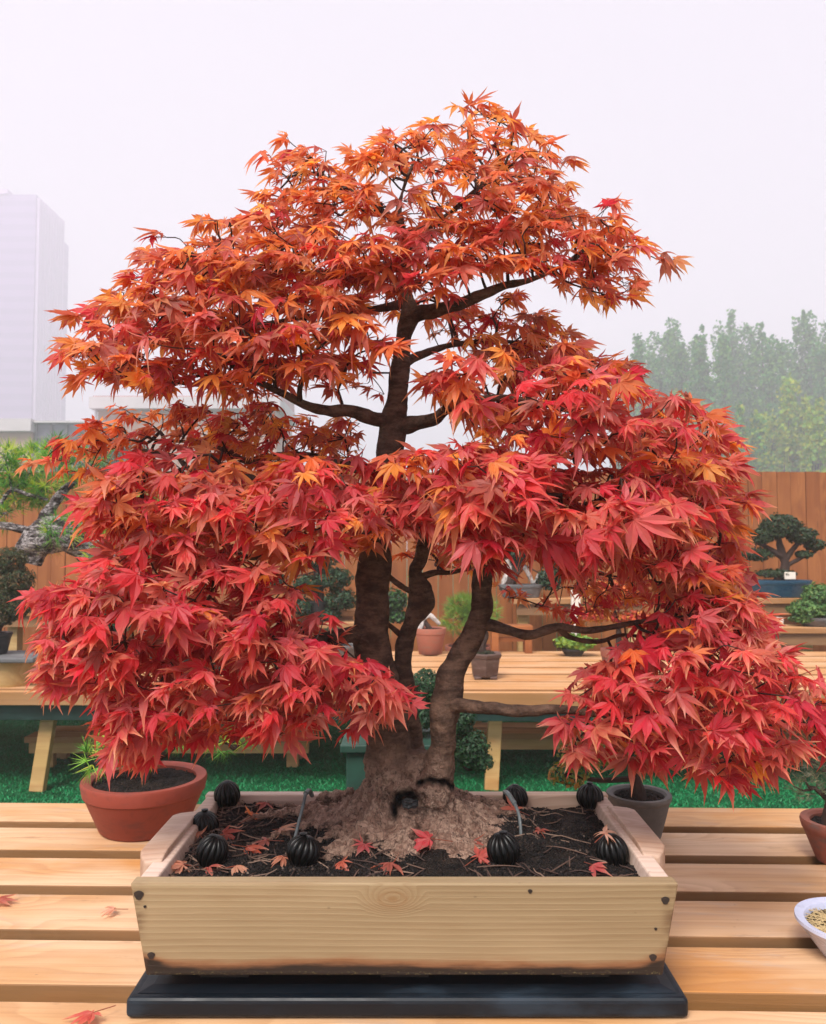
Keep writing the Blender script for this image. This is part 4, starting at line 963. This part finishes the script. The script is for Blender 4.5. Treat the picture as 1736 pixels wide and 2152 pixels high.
# ------------------------------------------------------------------ plants behind
# dark conifer between the tables, on a green stand
Yc = 2.9; st = P(790, 1154, Yc)
t = thing('plant_stand', (st.x, Yc, 0), 'dark green box stand behind the trunk between the two tables', 'stand')
x0, x1 = P(730, 1154, Yc).x, P(905, 1154, Yc).x; zt = P(800, 1560, Yc).z
mb = MB(); box(mb, x0, x1, Yc - .02, Yc + .22, 0, zt - .03); mb.build('stand_body', M['stand'], t, bevel=.005)
mb = MB(); box(mb, x0 - .02, x1 + .02, Yc - .04, Yc + .24, zt - .029, zt); mb.build('stand_top', M['stand'], t, bevel=.005)
c = Vector((P(815, 1154, Yc + .1).x, Yc + .1, zt + .001)); q = lambda px, py, dy=0: P(px, py, Yc + .1 + dy)
plant('cascade_juniper', 'potted plant', 'dense dark green cascading bonsai seen behind the trunk between the tables', c, dict(r0=.06, r1=.085, h=.09, mat=M['black_pot'], lip=.01, liph=.02),
      [([c + Vector((0, 0, .08)), q(850, 1440), q(905, 1450), q(960, 1520), q(1000, 1590)], (.02, .018, .015, .011, .006)), ([q(960, 1590), q(985, 1618), q(1020, 1600)], (.006, .005, .003))],
      [(q(893, 1440), (m(34, 3), .09, m(34, 3))), (q(880, 1500), (m(40, 3), .09, m(34, 3))), (q(960, 1510), (m(40, 3), .08, m(30, 3))), (q(985, 1570), (m(45, 3), .08, m(38, 3))), (q(1010, 1600), (m(28, 3), .06, m(20, 3))), (q(900, 1570), (m(40, 3), .08, m(30, 3))), (q(740, 1560), (m(30, 3), .05, m(14, 3)))],
      (7500, 'leaf', .014, DARKG + [(.03, .09, .03)]))
# back table pots
def on_back(px, py_base, dy=0): g = G(px, py_base, zb); return Vector((g.x, g.y + dy, zb + .001))
c = on_back(905, 1378, .09); q = lambda px, py: P(px, py, c.y)
def dw(t):
    mb = MB(); tube(mb, [q(880, 1325), q(890, 1300), q(905, 1295), q(925, 1312)], [m(9, 5.5), m(7, 5.5), m(6, 5.5), m(3, 5.5)], 8, 5, .5); mb.build('deadwood', M['deadwood'], t, smooth=True)
plant('potted_bonsai', 'potted plant', 'round orange terracotta pot between the trunks with pale driftwood on its soil', c, dict(r0=m(24, c.y), r1=m(32, c.y), h=m(54, c.y), mat=M['terracotta_pale'], lip=.014, liph=.045),
      [([c + Vector((0, 0, m(50, c.y))), q(885, 1290), q(878, 1240)], (.02, .014, .006))],
      [(q(872, 1215), (m(14, 5.5), .05, m(12, 5.5))), (q(885, 1235), (m(10, 5.5), .04, m(8, 5.5)))], (260, 'leaf', .03, LIME), extra=dw)
c = on_back(1023, 1432, .12); q2 = lambda px, py, Y=c.y: P(px, py, Y)
plant('potted_bonsai', 'potted plant', 'dark brown hexagonal footed pot with a small mossy stump on the back table', c + Vector((0, 0, .012)), dict(r0=m(29, c.y), r1=m(36, c.y), h=m(48, c.y), mat=M['brown_pot'], lip=.02, liph=.03, sq=None, n=6, feet=4),
      [([c + Vector((0, 0, m(44, c.y))), q2(1012, 1360), q2(1022, 1335), q2(1018, 1318)], (m(10, 4.5), m(9, 4.5), m(6, 4.5), m(3, 4.5)))],
      [(q2(1020, 1374), (m(22, 4.5), .05, m(8, 4.5))), (q2(1015, 1318), (m(14, 4.5), .04, m(10, 4.5)))], (1500, 'leaf', .012, [(.03, .04, .015), (.05, .05, .03)]))
c = on_back(1310, 1432, .1)
plant('potted_maple', 'potted plant', 'brown terracotta pot with a slight red maple behind the right foliage', c, dict(r0=m(28, c.y), r1=m(36, c.y), h=m(62, c.y), mat=M['terracotta_old'], lip=.012, liph=.05),
      [([c + Vector((0, 0, .15)), P(1300, 1320, c.y), P(1285, 1260, c.y)], (.02, .012, .006))],
      [(P(1290, 1250, c.y), (.16, .12, .09)), (P(1250, 1290, c.y), (.12, .1, .05)), (P(1330, 1300, c.y), (.12, .1, .05))], (1500, 'leaf', .032, [(.5, .08, .03), (.55, .14, .03), (.4, .03, .03), (.6, .25, .05)]))
c = on_back(1205, 1378, .0)
plant('leafy_plant', 'potted plant', 'lime green leafy plant in a low black pot at the rear of the back table', c, dict(r0=.06, r1=.08, h=.05, mat=M['black_pot'], lip=.01, liph=.02),
      [([c + Vector((0, 0, .04)), c + Vector((.02, 0, .08))], (.008, .005)), ([c + Vector((0, 0, .04)), c + Vector((-.12, 0, .06)), c + Vector((-.14, 0, .10))], (.006, .005, .004))],
      [(P(1210, 1350, c.y), (m(42, c.y), .1, m(16, c.y)))], (500, 'leaf', .045, LIME))
c = on_back(708, 1386, .12)
plant('potted_bonsai', 'potted plant', 'flat grey stone dish left of the main trunk on the back table', c, dict(r0=m(36, c.y), r1=m(48, c.y), h=m(26, c.y), mat=M['stone_pot'], lip=.02, liph=.03, fy=.6),
      [([c + Vector((0, 0, .06)), c + Vector((-.03, 0, .16))], (.012, .006))], [(c + Vector((-.04, 0, .17)), (.08, .08, .04))], (500, 'leaf', .02, DARKG))
# shelf plants
def shelf_c(px, py, Y): return P(px, py, Y)
Ys = 6.55; c = P(668, 1332, Ys); c.z = .721
q = lambda px, py, dy=0: P(px, py, Ys + dy)
plant('potted_bonsai', 'potted plant', 'dark green leafy bonsai in a tall black pot left of the main trunk', c, dict(r0=m(17, Ys), r1=m(21, Ys), h=m(42, Ys), mat=M['black_pot'], lip=.01, liph=.03),
      [([c + Vector((0, 0, m(40, Ys))), q(672, 1260), q(668, 1200), q(670, 1140)], (.045, .04, .035, .02))],
      [(q(650, 1230), (m(34, Ys), .15, m(22, Ys))), (q(700, 1215), (m(40, Ys), .15, m(24, Ys))), (q(640, 1275), (m(30, Ys), .12, m(20, Ys))), (q(715, 1260), (m(38, Ys), .15, m(24, Ys))), (q(690, 1290), (m(26, Ys), .12, m(14, Ys))), (q(665, 1170), (m(50, Ys), .15, m(24, Ys))), (q(575, 1215), (m(24, Ys), .1, m(16, Ys)))],
      (4200, 'leaf', .035, DARKG))
Ys = 6.75; c = Vector((P(825, 1154, Ys).x, Ys, .801)); q = lambda px, py, dy=0: P(px, py, Ys + dy)
plant('potted_bonsai', 'potted plant', 'round leaved dark green shrub seen between the main trunk and middle stem', Vector((P(800, 1154, Ys).x, Ys, .801)), dict(r0=.09, r1=.12, h=.10, mat=M['black_pot'], lip=.01, liph=.03),
      [([Vector((c.x - .05, Ys, .9)), q(825, 1260), q(835, 1240)], (.02, .015, .01))],
      [(q(828, 1262), (m(30, Ys), .12, m(26, Ys))), (q(800, 1290), (m(30, Ys), .12, m(18, Ys))), (q(835, 1295), (m(22, Ys), .12, m(14, Ys)))], (1400, 'leaf', .035, DARKG + GREEN))
Ys = 6.6; q = lambda px, py, dy=0: P(px, py, Ys + dy)
c = Vector((P(985, 1154, Ys).x, Ys, .55)); 
t = plant('tall_plant', 'potted plant', 'feathery yellow green plant in a terracotta pot behind the right stem', Vector((c.x, c.y, 0.001)), dict(r0=.15, r1=.19, h=.52, mat=M['terracotta_old'], lip=.015, liph=.06),
      [([c + Vector((0, 0, -.05)), q(985, 1330), q(990, 1290)], (.02, .015, .008))],
      [(q(960, 1300), (m(28, Ys), .14, m(28, Ys))), (q(1010, 1285), (m(40, Ys), .14, m(34, Ys))), (q(970, 1270), (m(28, Ys), .14, m(18, Ys)))], (420, 'needle', .07, LIME))
# driftwood bonsai in grey oval pot
Ys = 6.7; c = Vector((P(1094, 1154, Ys).x, Ys, .901)); q = lambda px, py, dy=0: P(px, py, Ys + dy)
def dw2(t):
    mb = MB()
    tube(mb, [q(1070, 1245), q(1062, 1222), q(1075, 1200), q(1068, 1180), q(1085, 1172)], [m(a, Ys) for a in (9, 9, 7, 6, 3)], 8, 5, .5)
    tube(mb, [q(1075, 1205), q(1095, 1190), q(1110, 1205), q(1122, 1225), q(1132, 1205)], [m(a, Ys) for a in (7, 6, 5, 4, 2)], 8, 5, .5)
    mb.build('deadwood', M['deadwood'], t, smooth=True)
plant('potted_bonsai', 'potted plant', 'bleached driftwood bonsai in a long grey oval pot on the fence shelf', c, dict(r0=m(38, Ys), r1=m(45, Ys), h=m(28, Ys), mat=M['stone_pot'], lip=.02, liph=.035, fy=.6),
      [([q(1060, 1245), q(1075, 1215), q(1090, 1180), q(1085, 1130), q(1070, 1090)], (.05, .05, .05, .04, .02))],
      [(q(1085, 1150), (m(30, Ys), .15, m(34, Ys))), (q(1100, 1110), (m(50, Ys), .15, m(30, Ys))), (q(1155, 1215), (m(30, Ys), .12, m(24, Ys))), (q(1170, 1170), (m(40, Ys), .12, m(26, Ys))), (q(1085, 1242), (m(24, Ys), .08, m(6, Ys)))],
      (3500, 'leaf', .035, DARKG + [(.015, .03, .02)]), extra=dw2)
# thin white post label near shelf
q_ = P(1208, 1264, 6.5); mb = MB(); box(mb, q_.x - .035, q_.x + .035, 6.45, 6.49, .0, P(1208, 1240, 6.5).z); tag(mb.build('marker_post', M['label_white'], None, bevel=.003), 'pale square marker post beside the fence shelf right of centre', 'post')
# blue pot bonsai
Ys = 6.75; c = Vector((P(1634, 1154, Ys).x, Ys, .901)); q = lambda px, py, dy=0: P(px, py, Ys + dy)
def tagx(t):
    p = q(1660, 1210, -.1); mb = MB(); box(mb, p.x - .045, p.x + .045, p.y - .01, p.y + .01, p.z - .03, p.z + .03); mb.build('name_tag', M['label_white'], t, bevel=.004)
    mb = MB(); tube(mb, [p + Vector((0, .01, -.03)), Vector((p.x, p.y + .01, c.z + .1))], [.005, .005], 6, 1); mb.build('tag_stake', M['black_pot'], t)
plant('potted_bonsai', 'potted plant', 'dark spreading bonsai in a long blue glazed pot against the fence at right', c, dict(r0=m(54, Ys), r1=m(68, Ys), h=m(36, Ys), mat=M['blue_pot'], lip=.02, liph=.04, fy=.55),
      [([c + Vector((0, 0, .12)), q(1650, 1190), q(1640, 1150), q(1635, 1120)], (.05, .035, .03, .015)), ([q(1648, 1180), q(1670, 1150), q(1690, 1130)], (.03, .02, .012)), ([q(1645, 1170), q(1610, 1150), q(1590, 1140)], (.03, .02, .012)), ([q(1650, 1190), q(1690, 1170), q(1715, 1160)], (.02, .014, .01))],
      [(q(1640, 1105), (m(42, Ys), .16, m(26, Ys))), (q(1605, 1125), (m(26, Ys), .12, m(18, Ys))), (q(1682, 1125), (m(32, Ys), .14, m(18, Ys))), (q(1712, 1145), (m(22, Ys), .1, m(12, Ys))), (q(1590, 1165), (m(32, Ys), .1, m(14, Ys))), (q(1630, 1205), (m(44, Ys), .12, m(9, Ys))), (q(1690, 1165), (m(16, Ys), .1, m(8, Ys)))],
      (4600, 'leaf', .032, [(.018, .04, .018), (.03, .055, .022), (.04, .07, .03)]), extra=tagx)
Ys = 6.35; c = Vector((P(1722, 1154, Ys).x, Ys, .701)); q = lambda px, py, dy=0: P(px, py, Ys + dy)
plant('potted_bonsai', 'potted plant', 'rounded light green bonsai at the right edge below the blue pot', c, dict(r0=.14, r1=.18, h=.07, mat=M['stone_pot'], lip=.02, liph=.03, fy=.7),
      [([c + Vector((0, 0, .06)), q(1715, 1280), q(1720, 1250)], (.03, .02, .01))],
      [(q(1700, 1280), (m(42, Ys), .16, m(22, Ys))), (q(1725, 1250), (m(36, Ys), .16, m(24, Ys))), (q(1690, 1300), (m(30, Ys), .1, m(10, Ys)))], (3400, 'leaf', .03, [(.06, .16, .04), (.09, .2, .05), (.05, .12, .04), (.14, .24, .07)]))
# cream crock on shelf
p = P(1628, 1278, 6.3); mb = MB(); lathe(mb, (P(1628, 1154, 6.3).x, 6.3, .701), [(.05, 0), (.055, .05), (.05, .07), (.02, .07)], 24); tag(mb.build('small_crock', M['label_white'], None, smooth=True), 'small cream crock on the lower shelf left of the light green bonsai', 'crock')

# left pine bonsai -------------------------------------------------------
c = on_back(345, 1410, .1); Yp = c.y; q = lambda px, py, dy=0: P(px, py, Yp + dy)
def pineextra(t):
    mb = MB()
    for L, Rr in (([(300, 1290), (262, 1210), (215, 1178), (180, 1150), (150, 1128), (110, 1122), (78, 1140), (62, 1182)], (26, 26, 24, 26, 30, 32, 30, 20)),):
        tube(mb, [q(a, b) for a, b in L], [m(r, Yp) * 1.2 for r in Rr], 20, 6, .35, freq=14)
    mb.build('gnarled_limb', M['pine_bark'], t, smooth=True)
blobs = []
for cx_, cy_, rx, ry in ((20, 960, 50, 40), (70, 945, 40, 40), (120, 930, 26, 32), (30, 1020, 50, 34), (90, 1000, 50, 40), (10, 1050, 30, 26), (150, 960, 50, 34), (200, 920, 26, 26), (130, 1080, 44, 24), (190, 1095, 50, 34), (240, 1060, 50, 34), (300, 1000, 60, 30), (330, 1060, 40, 30), (210, 1140, 30, 16), (95, 1120, 14, 12), (320, 1120, 40, 26), (10, 930, 20, 26)):
    blobs.append((q(cx_, cy_ + 28, R_.uniform(-.15, .15)), (m(rx, Yp), .12, m(ry, Yp))))
tp = [([c + Vector((0, 0, .1)), q(325, 1330), q(300, 1290), q(270, 1215)], [m(a, Yp) for a in (26, 25, 25, 22)]),
      ([q(200, 1165), q(130, 1110), q(80, 1120), q(30, 1108), q(-30, 1100)], [m(a, Yp) for a in (7, 9, 10, 9, 8)]),
      ([q(80, 1112), q(105, 1070), q(135, 1030), q(160, 1010)], [m(a, Yp) for a in (12, 12, 9, 6)]),
      ([q(0, 1060), q(25, 1030), q(60, 1040), q(100, 1050)], [m(a, Yp) for a in (4, 4, 4, 3)]),
      ([q(250, 1200), q(230, 1150), q(200, 1110), q(240, 1060)], [m(a, Yp) for a in (10, 7, 5, 4)]),
      ([q(300, 1180), q(270, 1170), q(215, 1130)], [m(a, Yp) for a in (7, 6, 4)])]
plant('pine_bonsai', 'potted plant', 'large pine bonsai with gnarled grey limb and bright green needles at the left', c, dict(r0=.20, r1=.26, h=.11, mat=M['black_pot'], lip=.02, liph=.04, fy=.7), tp, blobs, (1750, 'needle', .080, PINE, .12), bark='pine_bark', extra=pineextra)
# juniper on a log at the left edge
pz = P(20, 1372, 4.6).z
lt = Vector((P(30, 1154, 4.55).x, 4.55, zb + .001)); t = thing('log_stand', lt, 'short split log stand with a plank top at the left edge of the back table', 'stand')
mb = MB(); lathe(mb, lt, [(.125, 0), (.13, .02), (.122, .12), (.125, pz - zb - .03)], 28); mb.build('log', M['leg'], t, smooth=True)
mb = MB(); box(mb, lt.x - .26, lt.x + .20, lt.y - .17, lt.y + .17, pz - .028, pz); mb.build('plank', M['stone_pot'], t, bevel=.008)
c = Vector((P(-8, 1154, 4.55).x, 4.55, pz + .001)); q = lambda px, py, dy=0: P(px, py, 4.55 + dy)
plant('juniper_bonsai', 'potted plant', 'brownish green juniper in a small black pot on the log stand at left', c, dict(r0=m(26, 4.55), r1=m(34, 4.55), h=m(44, 4.55), mat=M['black_pot'], lip=.012, liph=.025),
      [([c + Vector((0, 0, .1)), q(5, 1290), q(15, 1230), q(20, 1170)], (.03, .025, .018, .01))],
      [(q(20, 1180), (m(34, 4.55), .12, m(30, 4.55))), (q(35, 1220), (m(34, 4.55), .12, m(30, 4.55))), (q(10, 1250), (m(34, 4.55), .12, m(30, 4.55))), (q(35, 1275), (m(30, 4.55), .12, m(24, 4.55))), (q(0, 1300), (m(30, 4.55), .12, m(16, 4.55)))], (5200, 'scale', .026, JUN))
# black pots behind lower left foliage
for i, (px, py, w, lb) in enumerate(((215, 1405, 60, 'black nursery pot behind the lower left leaves nearer the log stand'), (450, 1405, 34, 'small dark pot behind the lower left leaves nearer the trunk'))):
    c = on_back(px, py + 8, .12)
    plant('potted_bonsai', 'potted plant', lb, c, dict(r0=m(w * .75, c.y), r1=m(w, c.y), h=m(w * .8, c.y), mat=M['black_pot'], lip=.015, liph=.03),
          [([c + Vector((0, 0, .1)), c + Vector((.03, 0, .3))], (.02, .01))], [(c + Vector((.02, 0, .32)), (.16, .13, .08)), (c + Vector((-.06, 0, .24)), (.1, .1, .05))], (1200, 'leaf', .03, DARKG))

# ------------------------------------------------------------------ far setting
n = N('tower_cladding'); o = n.obj(); sep = n.n('ShaderNodeSeparateXYZ'); n.l(o, sep.inputs[0])
flo = n.mr(n.math('FRACT', n.math('MULTIPLY', sep.outputs[2], .28)), .45, .6)
M['tower'] = n.fin(n.mix(n.math('MULTIPLY', flo, .5), (.23, .16, .33), (.10, .07, .19)), .5)
M['tower_fin'] = simple('tower_fins', (.46, .35, .54), .6, .1, .5)
M['roof'] = simple('pink_roof', (.56, .36, .36), .6, .15, .3)
M['fascia'] = simple('pale_fascia', (.60, .55, .56), .6, .1, .3)
M['wallb'] = simple('beige_wall', (.46, .29, .22), .8, .15, .4)
M['glassb'] = simple('grey_glass', (.16, .18, .22), .15, .3, .3)
TY = 235.; X = lambda px, Y=TY: P(px, 1154, Y).x; Zt = lambda py, Y: P(868, py, Y).z
t = thing('office_tower', (X(30), TY, 0), 'tall pale lilac office tower fading into the haze at left', 'building')
zt1, zt2 = Zt(415, TY), Zt(440, TY)
x0, xm, xe = X(-120), X(60), X(128)
mb = MB()
XS = X(60, TY - 2); foot = [(x0, TY - 2), (XS, TY - 2), (XS, TY + 16), (x0, TY + 16)]
def prism(mb, fp, z0, z1, tops=None):
    k = len(fp); tops = tops or [z1] * k
    mb.add([(a, b, z0) for a, b in fp] + [(a, b, tops[i]) for i, (a, b) in enumerate(fp)], [tuple(range(k))[::-1], tuple(range(k, 2 * k))] + [(i, (i + 1) % k, (i + 1) % k + k, i + k) for i in range(k)])
prism(mb, foot, 0, zt1); mb.build('tower_body', M['tower'], t)
zw = Zt(505, TY + 16)
mb = MB(); box(mb, XS - 40, XS - .1, TY + 16.05, TY + 21, 0, zw); mb.build('side_wing', M['tower'], t)
for i in range(10):
    yy = TY - 1.0 + 16.2 * i / 9; mb = MB(); box(mb, XS + .02, XS + .8, yy - .5, yy + .5, 0, zt1 - .8); mb.build('fin', M['tower_fin'], t)
mb = MB(); box(mb, X(-110), X(8), TY - 2.6, TY + 1, zt1 + .02, zt1 + 1.4); mb.build('cornice', M['tower_fin'], t)
# low buildings
BY = 62.
t = thing('low_building', (X(350, BY), BY, 0), 'long low beige building with a pale pink roof behind the upper left leaves', 'building')
xa, xb = X(190, BY), X(590, BY)
mb = MB(); box(mb, xa + .4, xb - .4, BY, BY + 8, 0, Zt(862, BY)); mb.build('wall', M['wallb'], t)
mb = MB(); box(mb, xa, xb, BY - .8, BY + 8.8, Zt(862, BY) + .01, Zt(838, BY)); mb.build('fascia', M['fascia'], t)
mb = MB(); prism(mb, [(xa + .2, BY - .6), (xb - .2, BY - .6), (xb - .2, BY + 8), (xa + .2, BY + 8)], Zt(838, BY) + .01, 0, [Zt(836, BY) + .05] * 2 + [Zt(815, BY) + .5] * 2); rf = mb.build('roof', M['roof'], t)
mb = MB(); box(mb, X(265, BY), X(330, BY), BY + 4, BY + 7, Zt(830, BY), Zt(808, BY)); mb.build('roof_hut', M['wallb'], rf)
mb = MB()
for i in range(9):
    xx = xa + 2 + i * (xb - xa - 4) / 8; box(mb, xx - .6, xx + .6, BY - .06, BY + .04, 3.0, 5.0)
mb.build('window', M['glassb'], t)
mb = MB(); box(mb, xa + .25, xa + .4, BY - .3, BY - .1, 0, Zt(862, BY)); mb.build('downpipe', M['fascia'], t)
t = thing('glazed_annex', (X(80, BY), BY - 6, 0), 'low flat roofed annex with grey glazing below the tower', 'building'); B2 = BY - 6
mb = MB(); box(mb, X(-160, B2), X(62, B2), B2, B2 + 12, 0, Zt(908, B2)); mb.build('wall', M['wallb'], t)
mb = MB(); box(mb, X(-165, B2), X(66, B2), B2 - .5, B2 + 12.5, Zt(908, B2) + .01, Zt(882, B2)); mb.build('fascia', M['fascia'], t)
mb = MB(); box(mb, X(66, B2) + .02, X(186, B2), B2 + .3, B2 + 10, 0, Zt(890, B2)); mb.build('glazing', M['glassb'], t)
mb = MB()
for px in (68, 100, 132, 160, 185): xx = X(px, B2); box(mb, xx - .08, xx + .08, B2 + .12, B2 + .28, 0, Zt(890, B2))
box(mb, X(67, B2), X(186, B2), B2 + .1, B2 + .26, Zt(918, B2) - .08, Zt(918, B2) + .08)
mb.build('mullion', M['stone_pot'], t)
mb = MB(); box(mb, X(58, B2), X(190, B2), B2 - .2, B2 + 10.3, Zt(889, B2), Zt(885, B2)); mb.build('roof', M['fascia'], t)
mb = MB(); box(mb, X(140, B2), X(192, B2), B2 + 3, B2 + 6, Zt(885, B2) + .02, Zt(878, B2)); mb.build('roof_unit', M['stone_pot'], t)
# shrub hill below buildings (hedge of trees behind the fence, left)
def poplar(px, ytop, Y, rpx, label, cols, seed, n_=7000, group='poplars beyond the fence', ls=.24):
    rr = random.Random(seed); top = Zt(ytop, Y); x = X(px, Y); R0 = 1.2 * rpx * Y / F
    t = thing('poplar_tree', (x, Y, 0), label, 'tree', group)
    mb = MB(); tube(mb, [(x, Y, 0), (x + .2, Y, top * .5), (x, Y, top * .95)], [.35, .2, .04], 8, 4)
    spires = []
    for k in range(20):
        a = rr.uniform(0, 6.28); d = R0 * rr.uniform(.15, 1.15); hz = top * rr.uniform(.62, .97) if k else top
        if k == 0: d = 0
        e = Vector((x + math.cos(a) * d, Y + math.sin(a) * d, hz)); b0 = Vector((x + math.cos(a) * d * .5, Y + math.sin(a) * d * .5, hz * rr.uniform(.08, .3)))
        tube(mb, [b0, (b0 + e) / 2 + Vector((math.cos(a), math.sin(a), 0)) * d * .3, b0 + (e - b0) * .8], [.10, .06, .02], 5, 3); spires.append((b0, e, R0 * rr.uniform(.42, .70)))
    mb.build('trunk', M['twig'], t, smooth=True)
    mb = MB()
    for _ in range(n_):
        b0, e, w = spires[rr.randrange(20)]; u = rr.random() ** .8
        p = b0 + (e - b0) * u; ww = w * (1.15 - .70 * u ** 3) * (.75 + .5 * noise.noise(Vector((u * 9, b0.z, e.x))))
        d = Vector((rr.gauss(0, 1), rr.gauss(0, 1), rr.gauss(0, 1))).normalized() * ww * rr.random() ** .4
        p = p + Vector((d.x, d.y, d.z * 1.0))
        if p.z < .4: continue
        if noise.noise(p * .8) < -.33: continue
        c = cols[rr.randrange(len(cols))]; g = rr.uniform(.7, 1.3); c = tuple(v * g for v in c); s = ls * rr.uniform(.6, 1.3)
        n1 = Vector((rr.gauss(0, 1), rr.gauss(0, 1), rr.gauss(0, 1))).normalized(); u2 = n1.orthogonal().normalized(); w2 = n1.cross(u2)
        mb.add([p - u2 * s * .5, p + w2 * s * .35, p + u2 * s * .5, p - w2 * s * .35], [(0, 1, 2, 3)], c)
    mb.build('crown', M['far_leaf'], t)
PG = [(.07, .26, .06), (.035, .17, .055), (.14, .31, .05)]; PY = [(.30, .42, .03), (.38, .40, .03), (.18, .34, .05)]
for a in ((1345, 705, 52, 40, 'slim poplar at the left end of the hazy row beyond the fence', PG, 1),
          (1415, 672, 56, 46, 'second hazy poplar from the left with two pale green spires', PG, 2),
          (1480, 690, 50, 46, 'hazy poplar with a lower top between two taller ones', PG, 3),
          (1545, 652, 56, 52, 'tallest blue green poplar in the middle of the hazy row', PG, 4),
          (1610, 680, 52, 40, 'dusky poplar just right of the tallest one beside the sky gap', PG, 5),
          (1700, 652, 54, 46, 'tall poplar right of the sky gap at the picture edge', PG, 6),
          (1770, 690, 50, 44, 'poplar cut off by the right edge of the picture', PG, 7),
          (1660, 790, 40, 44, 'shorter yellowish tree in front of the poplars above the fence', PY, 8),
          (1560, 850, 38, 44, 'low olive tree in front of the tallest poplar', PY + PG, 9),
          (1440, 800, 42, 44, 'mid green rounded tree low in front of the left poplars', PG + PY, 10),
          (1730, 840, 36, 40, 'yellow green tree low at the right edge above the fence', PY, 12)):
    px, yt, Y, rp, lb, cl, sd = a; Y *= 1.8; poplar(px, yt, Y, rp, lb, cl, sd, n_=26000 if Y > 81 else 16000, ls=.46 if Y > 81 else .40)
t = thing('bushy_tree', (X(215, 30), 30, 0), 'dark green bushy tree below the building behind the left pine', 'tree')
mb = MB(); tube(mb, [(X(215, 30), 30, 0), (X(215, 30), 30, 4)], [.15, .05], 8, 1); mb.build('trunk', M['twig'], t)
mb = MB(); scatter(mb, [((X(215, 30), 30, Zt(930, 30)), (1.0, 1, .75)), ((X(260, 30), 30, Zt(960, 30)), (1.0, 1, .8)), ((X(180, 30), 30, Zt(980, 30)), (1.2, 1, .8)), ((X(230, 30), 30, Zt(1030, 30)), (1.8, 1.2, 1.2))], 5000, 'leaf', .12, DARKG + GREEN, 5); mb.build('crown', M['green_leaf'], t)

# ------------------------------------------------------------------ haze
n = bpy.data.materials.new('haze'); n.use_nodes = True; nt_ = n.node_tree; nt_.nodes.clear()
oo = nt_.nodes.new('ShaderNodeOutputMaterial'); pv = nt_.nodes.new('ShaderNodeVolumePrincipled'); pv.inputs['Color'].default_value = (.985, .94, 1, 1)
pv.inputs['Density'].default_value = .0050; pv.inputs['Anisotropy'].default_value = .2; nt_.links.new(pv.outputs[0], oo.inputs['Volume'])
mb = MB(); box(mb, -260, 260, -30, 400, -1, 108.5); tag(mb.build('haze', n), 'pale lilac autumn haze filling the air', 'haze', kind='stuff')

# ------------------------------------------------------------------ light, camera
w = bpy.data.worlds.new('World'); sc.world = w; w.use_nodes = True; nt = w.node_tree; nt.nodes.clear()
ow = nt.nodes.new('ShaderNodeOutputWorld'); bg = nt.nodes.new('ShaderNodeBackground'); sky = nt.nodes.new('ShaderNodeTexSky')
EL, AZ = math.radians(52), math.radians(-155)   # azimuth clockwise from +Y: sun behind the camera, a little left
sky.sky_type = 'NISHITA'; sky.sun_disc = False; sky.sun_elevation = EL; sky.sun_rotation = AZ; sky.dust_density = 3; sky.air_density = 1.0
hs = nt.nodes.new('ShaderNodeHueSaturation'); hs.inputs['Saturation'].default_value = .06; nt.links.new(sky.outputs[0], hs.inputs['Color'])
mx = nt.nodes.new('ShaderNodeMix'); mx.data_type = 'RGBA'; mx.inputs[0].default_value = .72     # cloud layer
nt.links.new(hs.outputs[0], mx.inputs[6])
tcw = nt.nodes.new('ShaderNodeTexCoord'); nz = nt.nodes.new('ShaderNodeTexNoise'); nz.inputs['Scale'].default_value = 1.6; nz.inputs['Detail'].default_value = 3; nt.links.new(tcw.outputs['Generated'], nz.inputs['Vector'])
cr = nt.nodes.new('ShaderNodeMix'); cr.data_type = 'RGBA'; nt.links.new(nz.outputs['Fac'], cr.inputs[0]); cr.inputs[6].default_value = (7.3, 6.9, 8.2, 1); cr.inputs[7].default_value = (8.1, 7.6, 8.5, 1)
nt.links.new(cr.outputs[2], mx.inputs[7]); nt.links.new(mx.outputs[2], bg.inputs['Color']); bg.inputs['Strength'].default_value = .084
nt.links.new(bg.outputs[0], ow.inputs['Surface'])
sd = bpy.data.lights.new('sun', 'SUN'); sd.energy = 3.8; sd.angle = math.radians(24); sd.color = (1, .95, .88)
so = bpy.data.objects.new('sun', sd); COL.objects.link(so)
dirv = Vector((math.sin(AZ) * math.cos(EL), math.cos(AZ) * math.cos(EL), math.sin(EL))); so.rotation_euler = dirv.to_track_quat('Z', 'Y').to_euler(); so.location = dirv * 20
cd = bpy.data.cameras.new('camera'); cam = bpy.data.objects.new('camera', cd); COL.objects.link(cam); sc.camera = cam
cam.location = (0, 0, H); cam.rotation_euler = (math.pi / 2 + PIT, 0, 0); cd.sensor_fit = 'VERTICAL'; cd.sensor_height = 36; cd.lens = F / 2152 * 36
cd.clip_start = .01; cd.clip_end = 2000
cd.dof.use_dof = True; cd.dof.focus_distance = 1.22; cd.dof.aperture_fstop = 12
vs_ = sc.view_settings; vs_.view_transform = 'Standard'; vs_.look = 'None'; vs_.gamma = 1; vs_.exposure = .63
sc.cycles.volume_bounces = 3; sc.cycles.max_bounces = 8
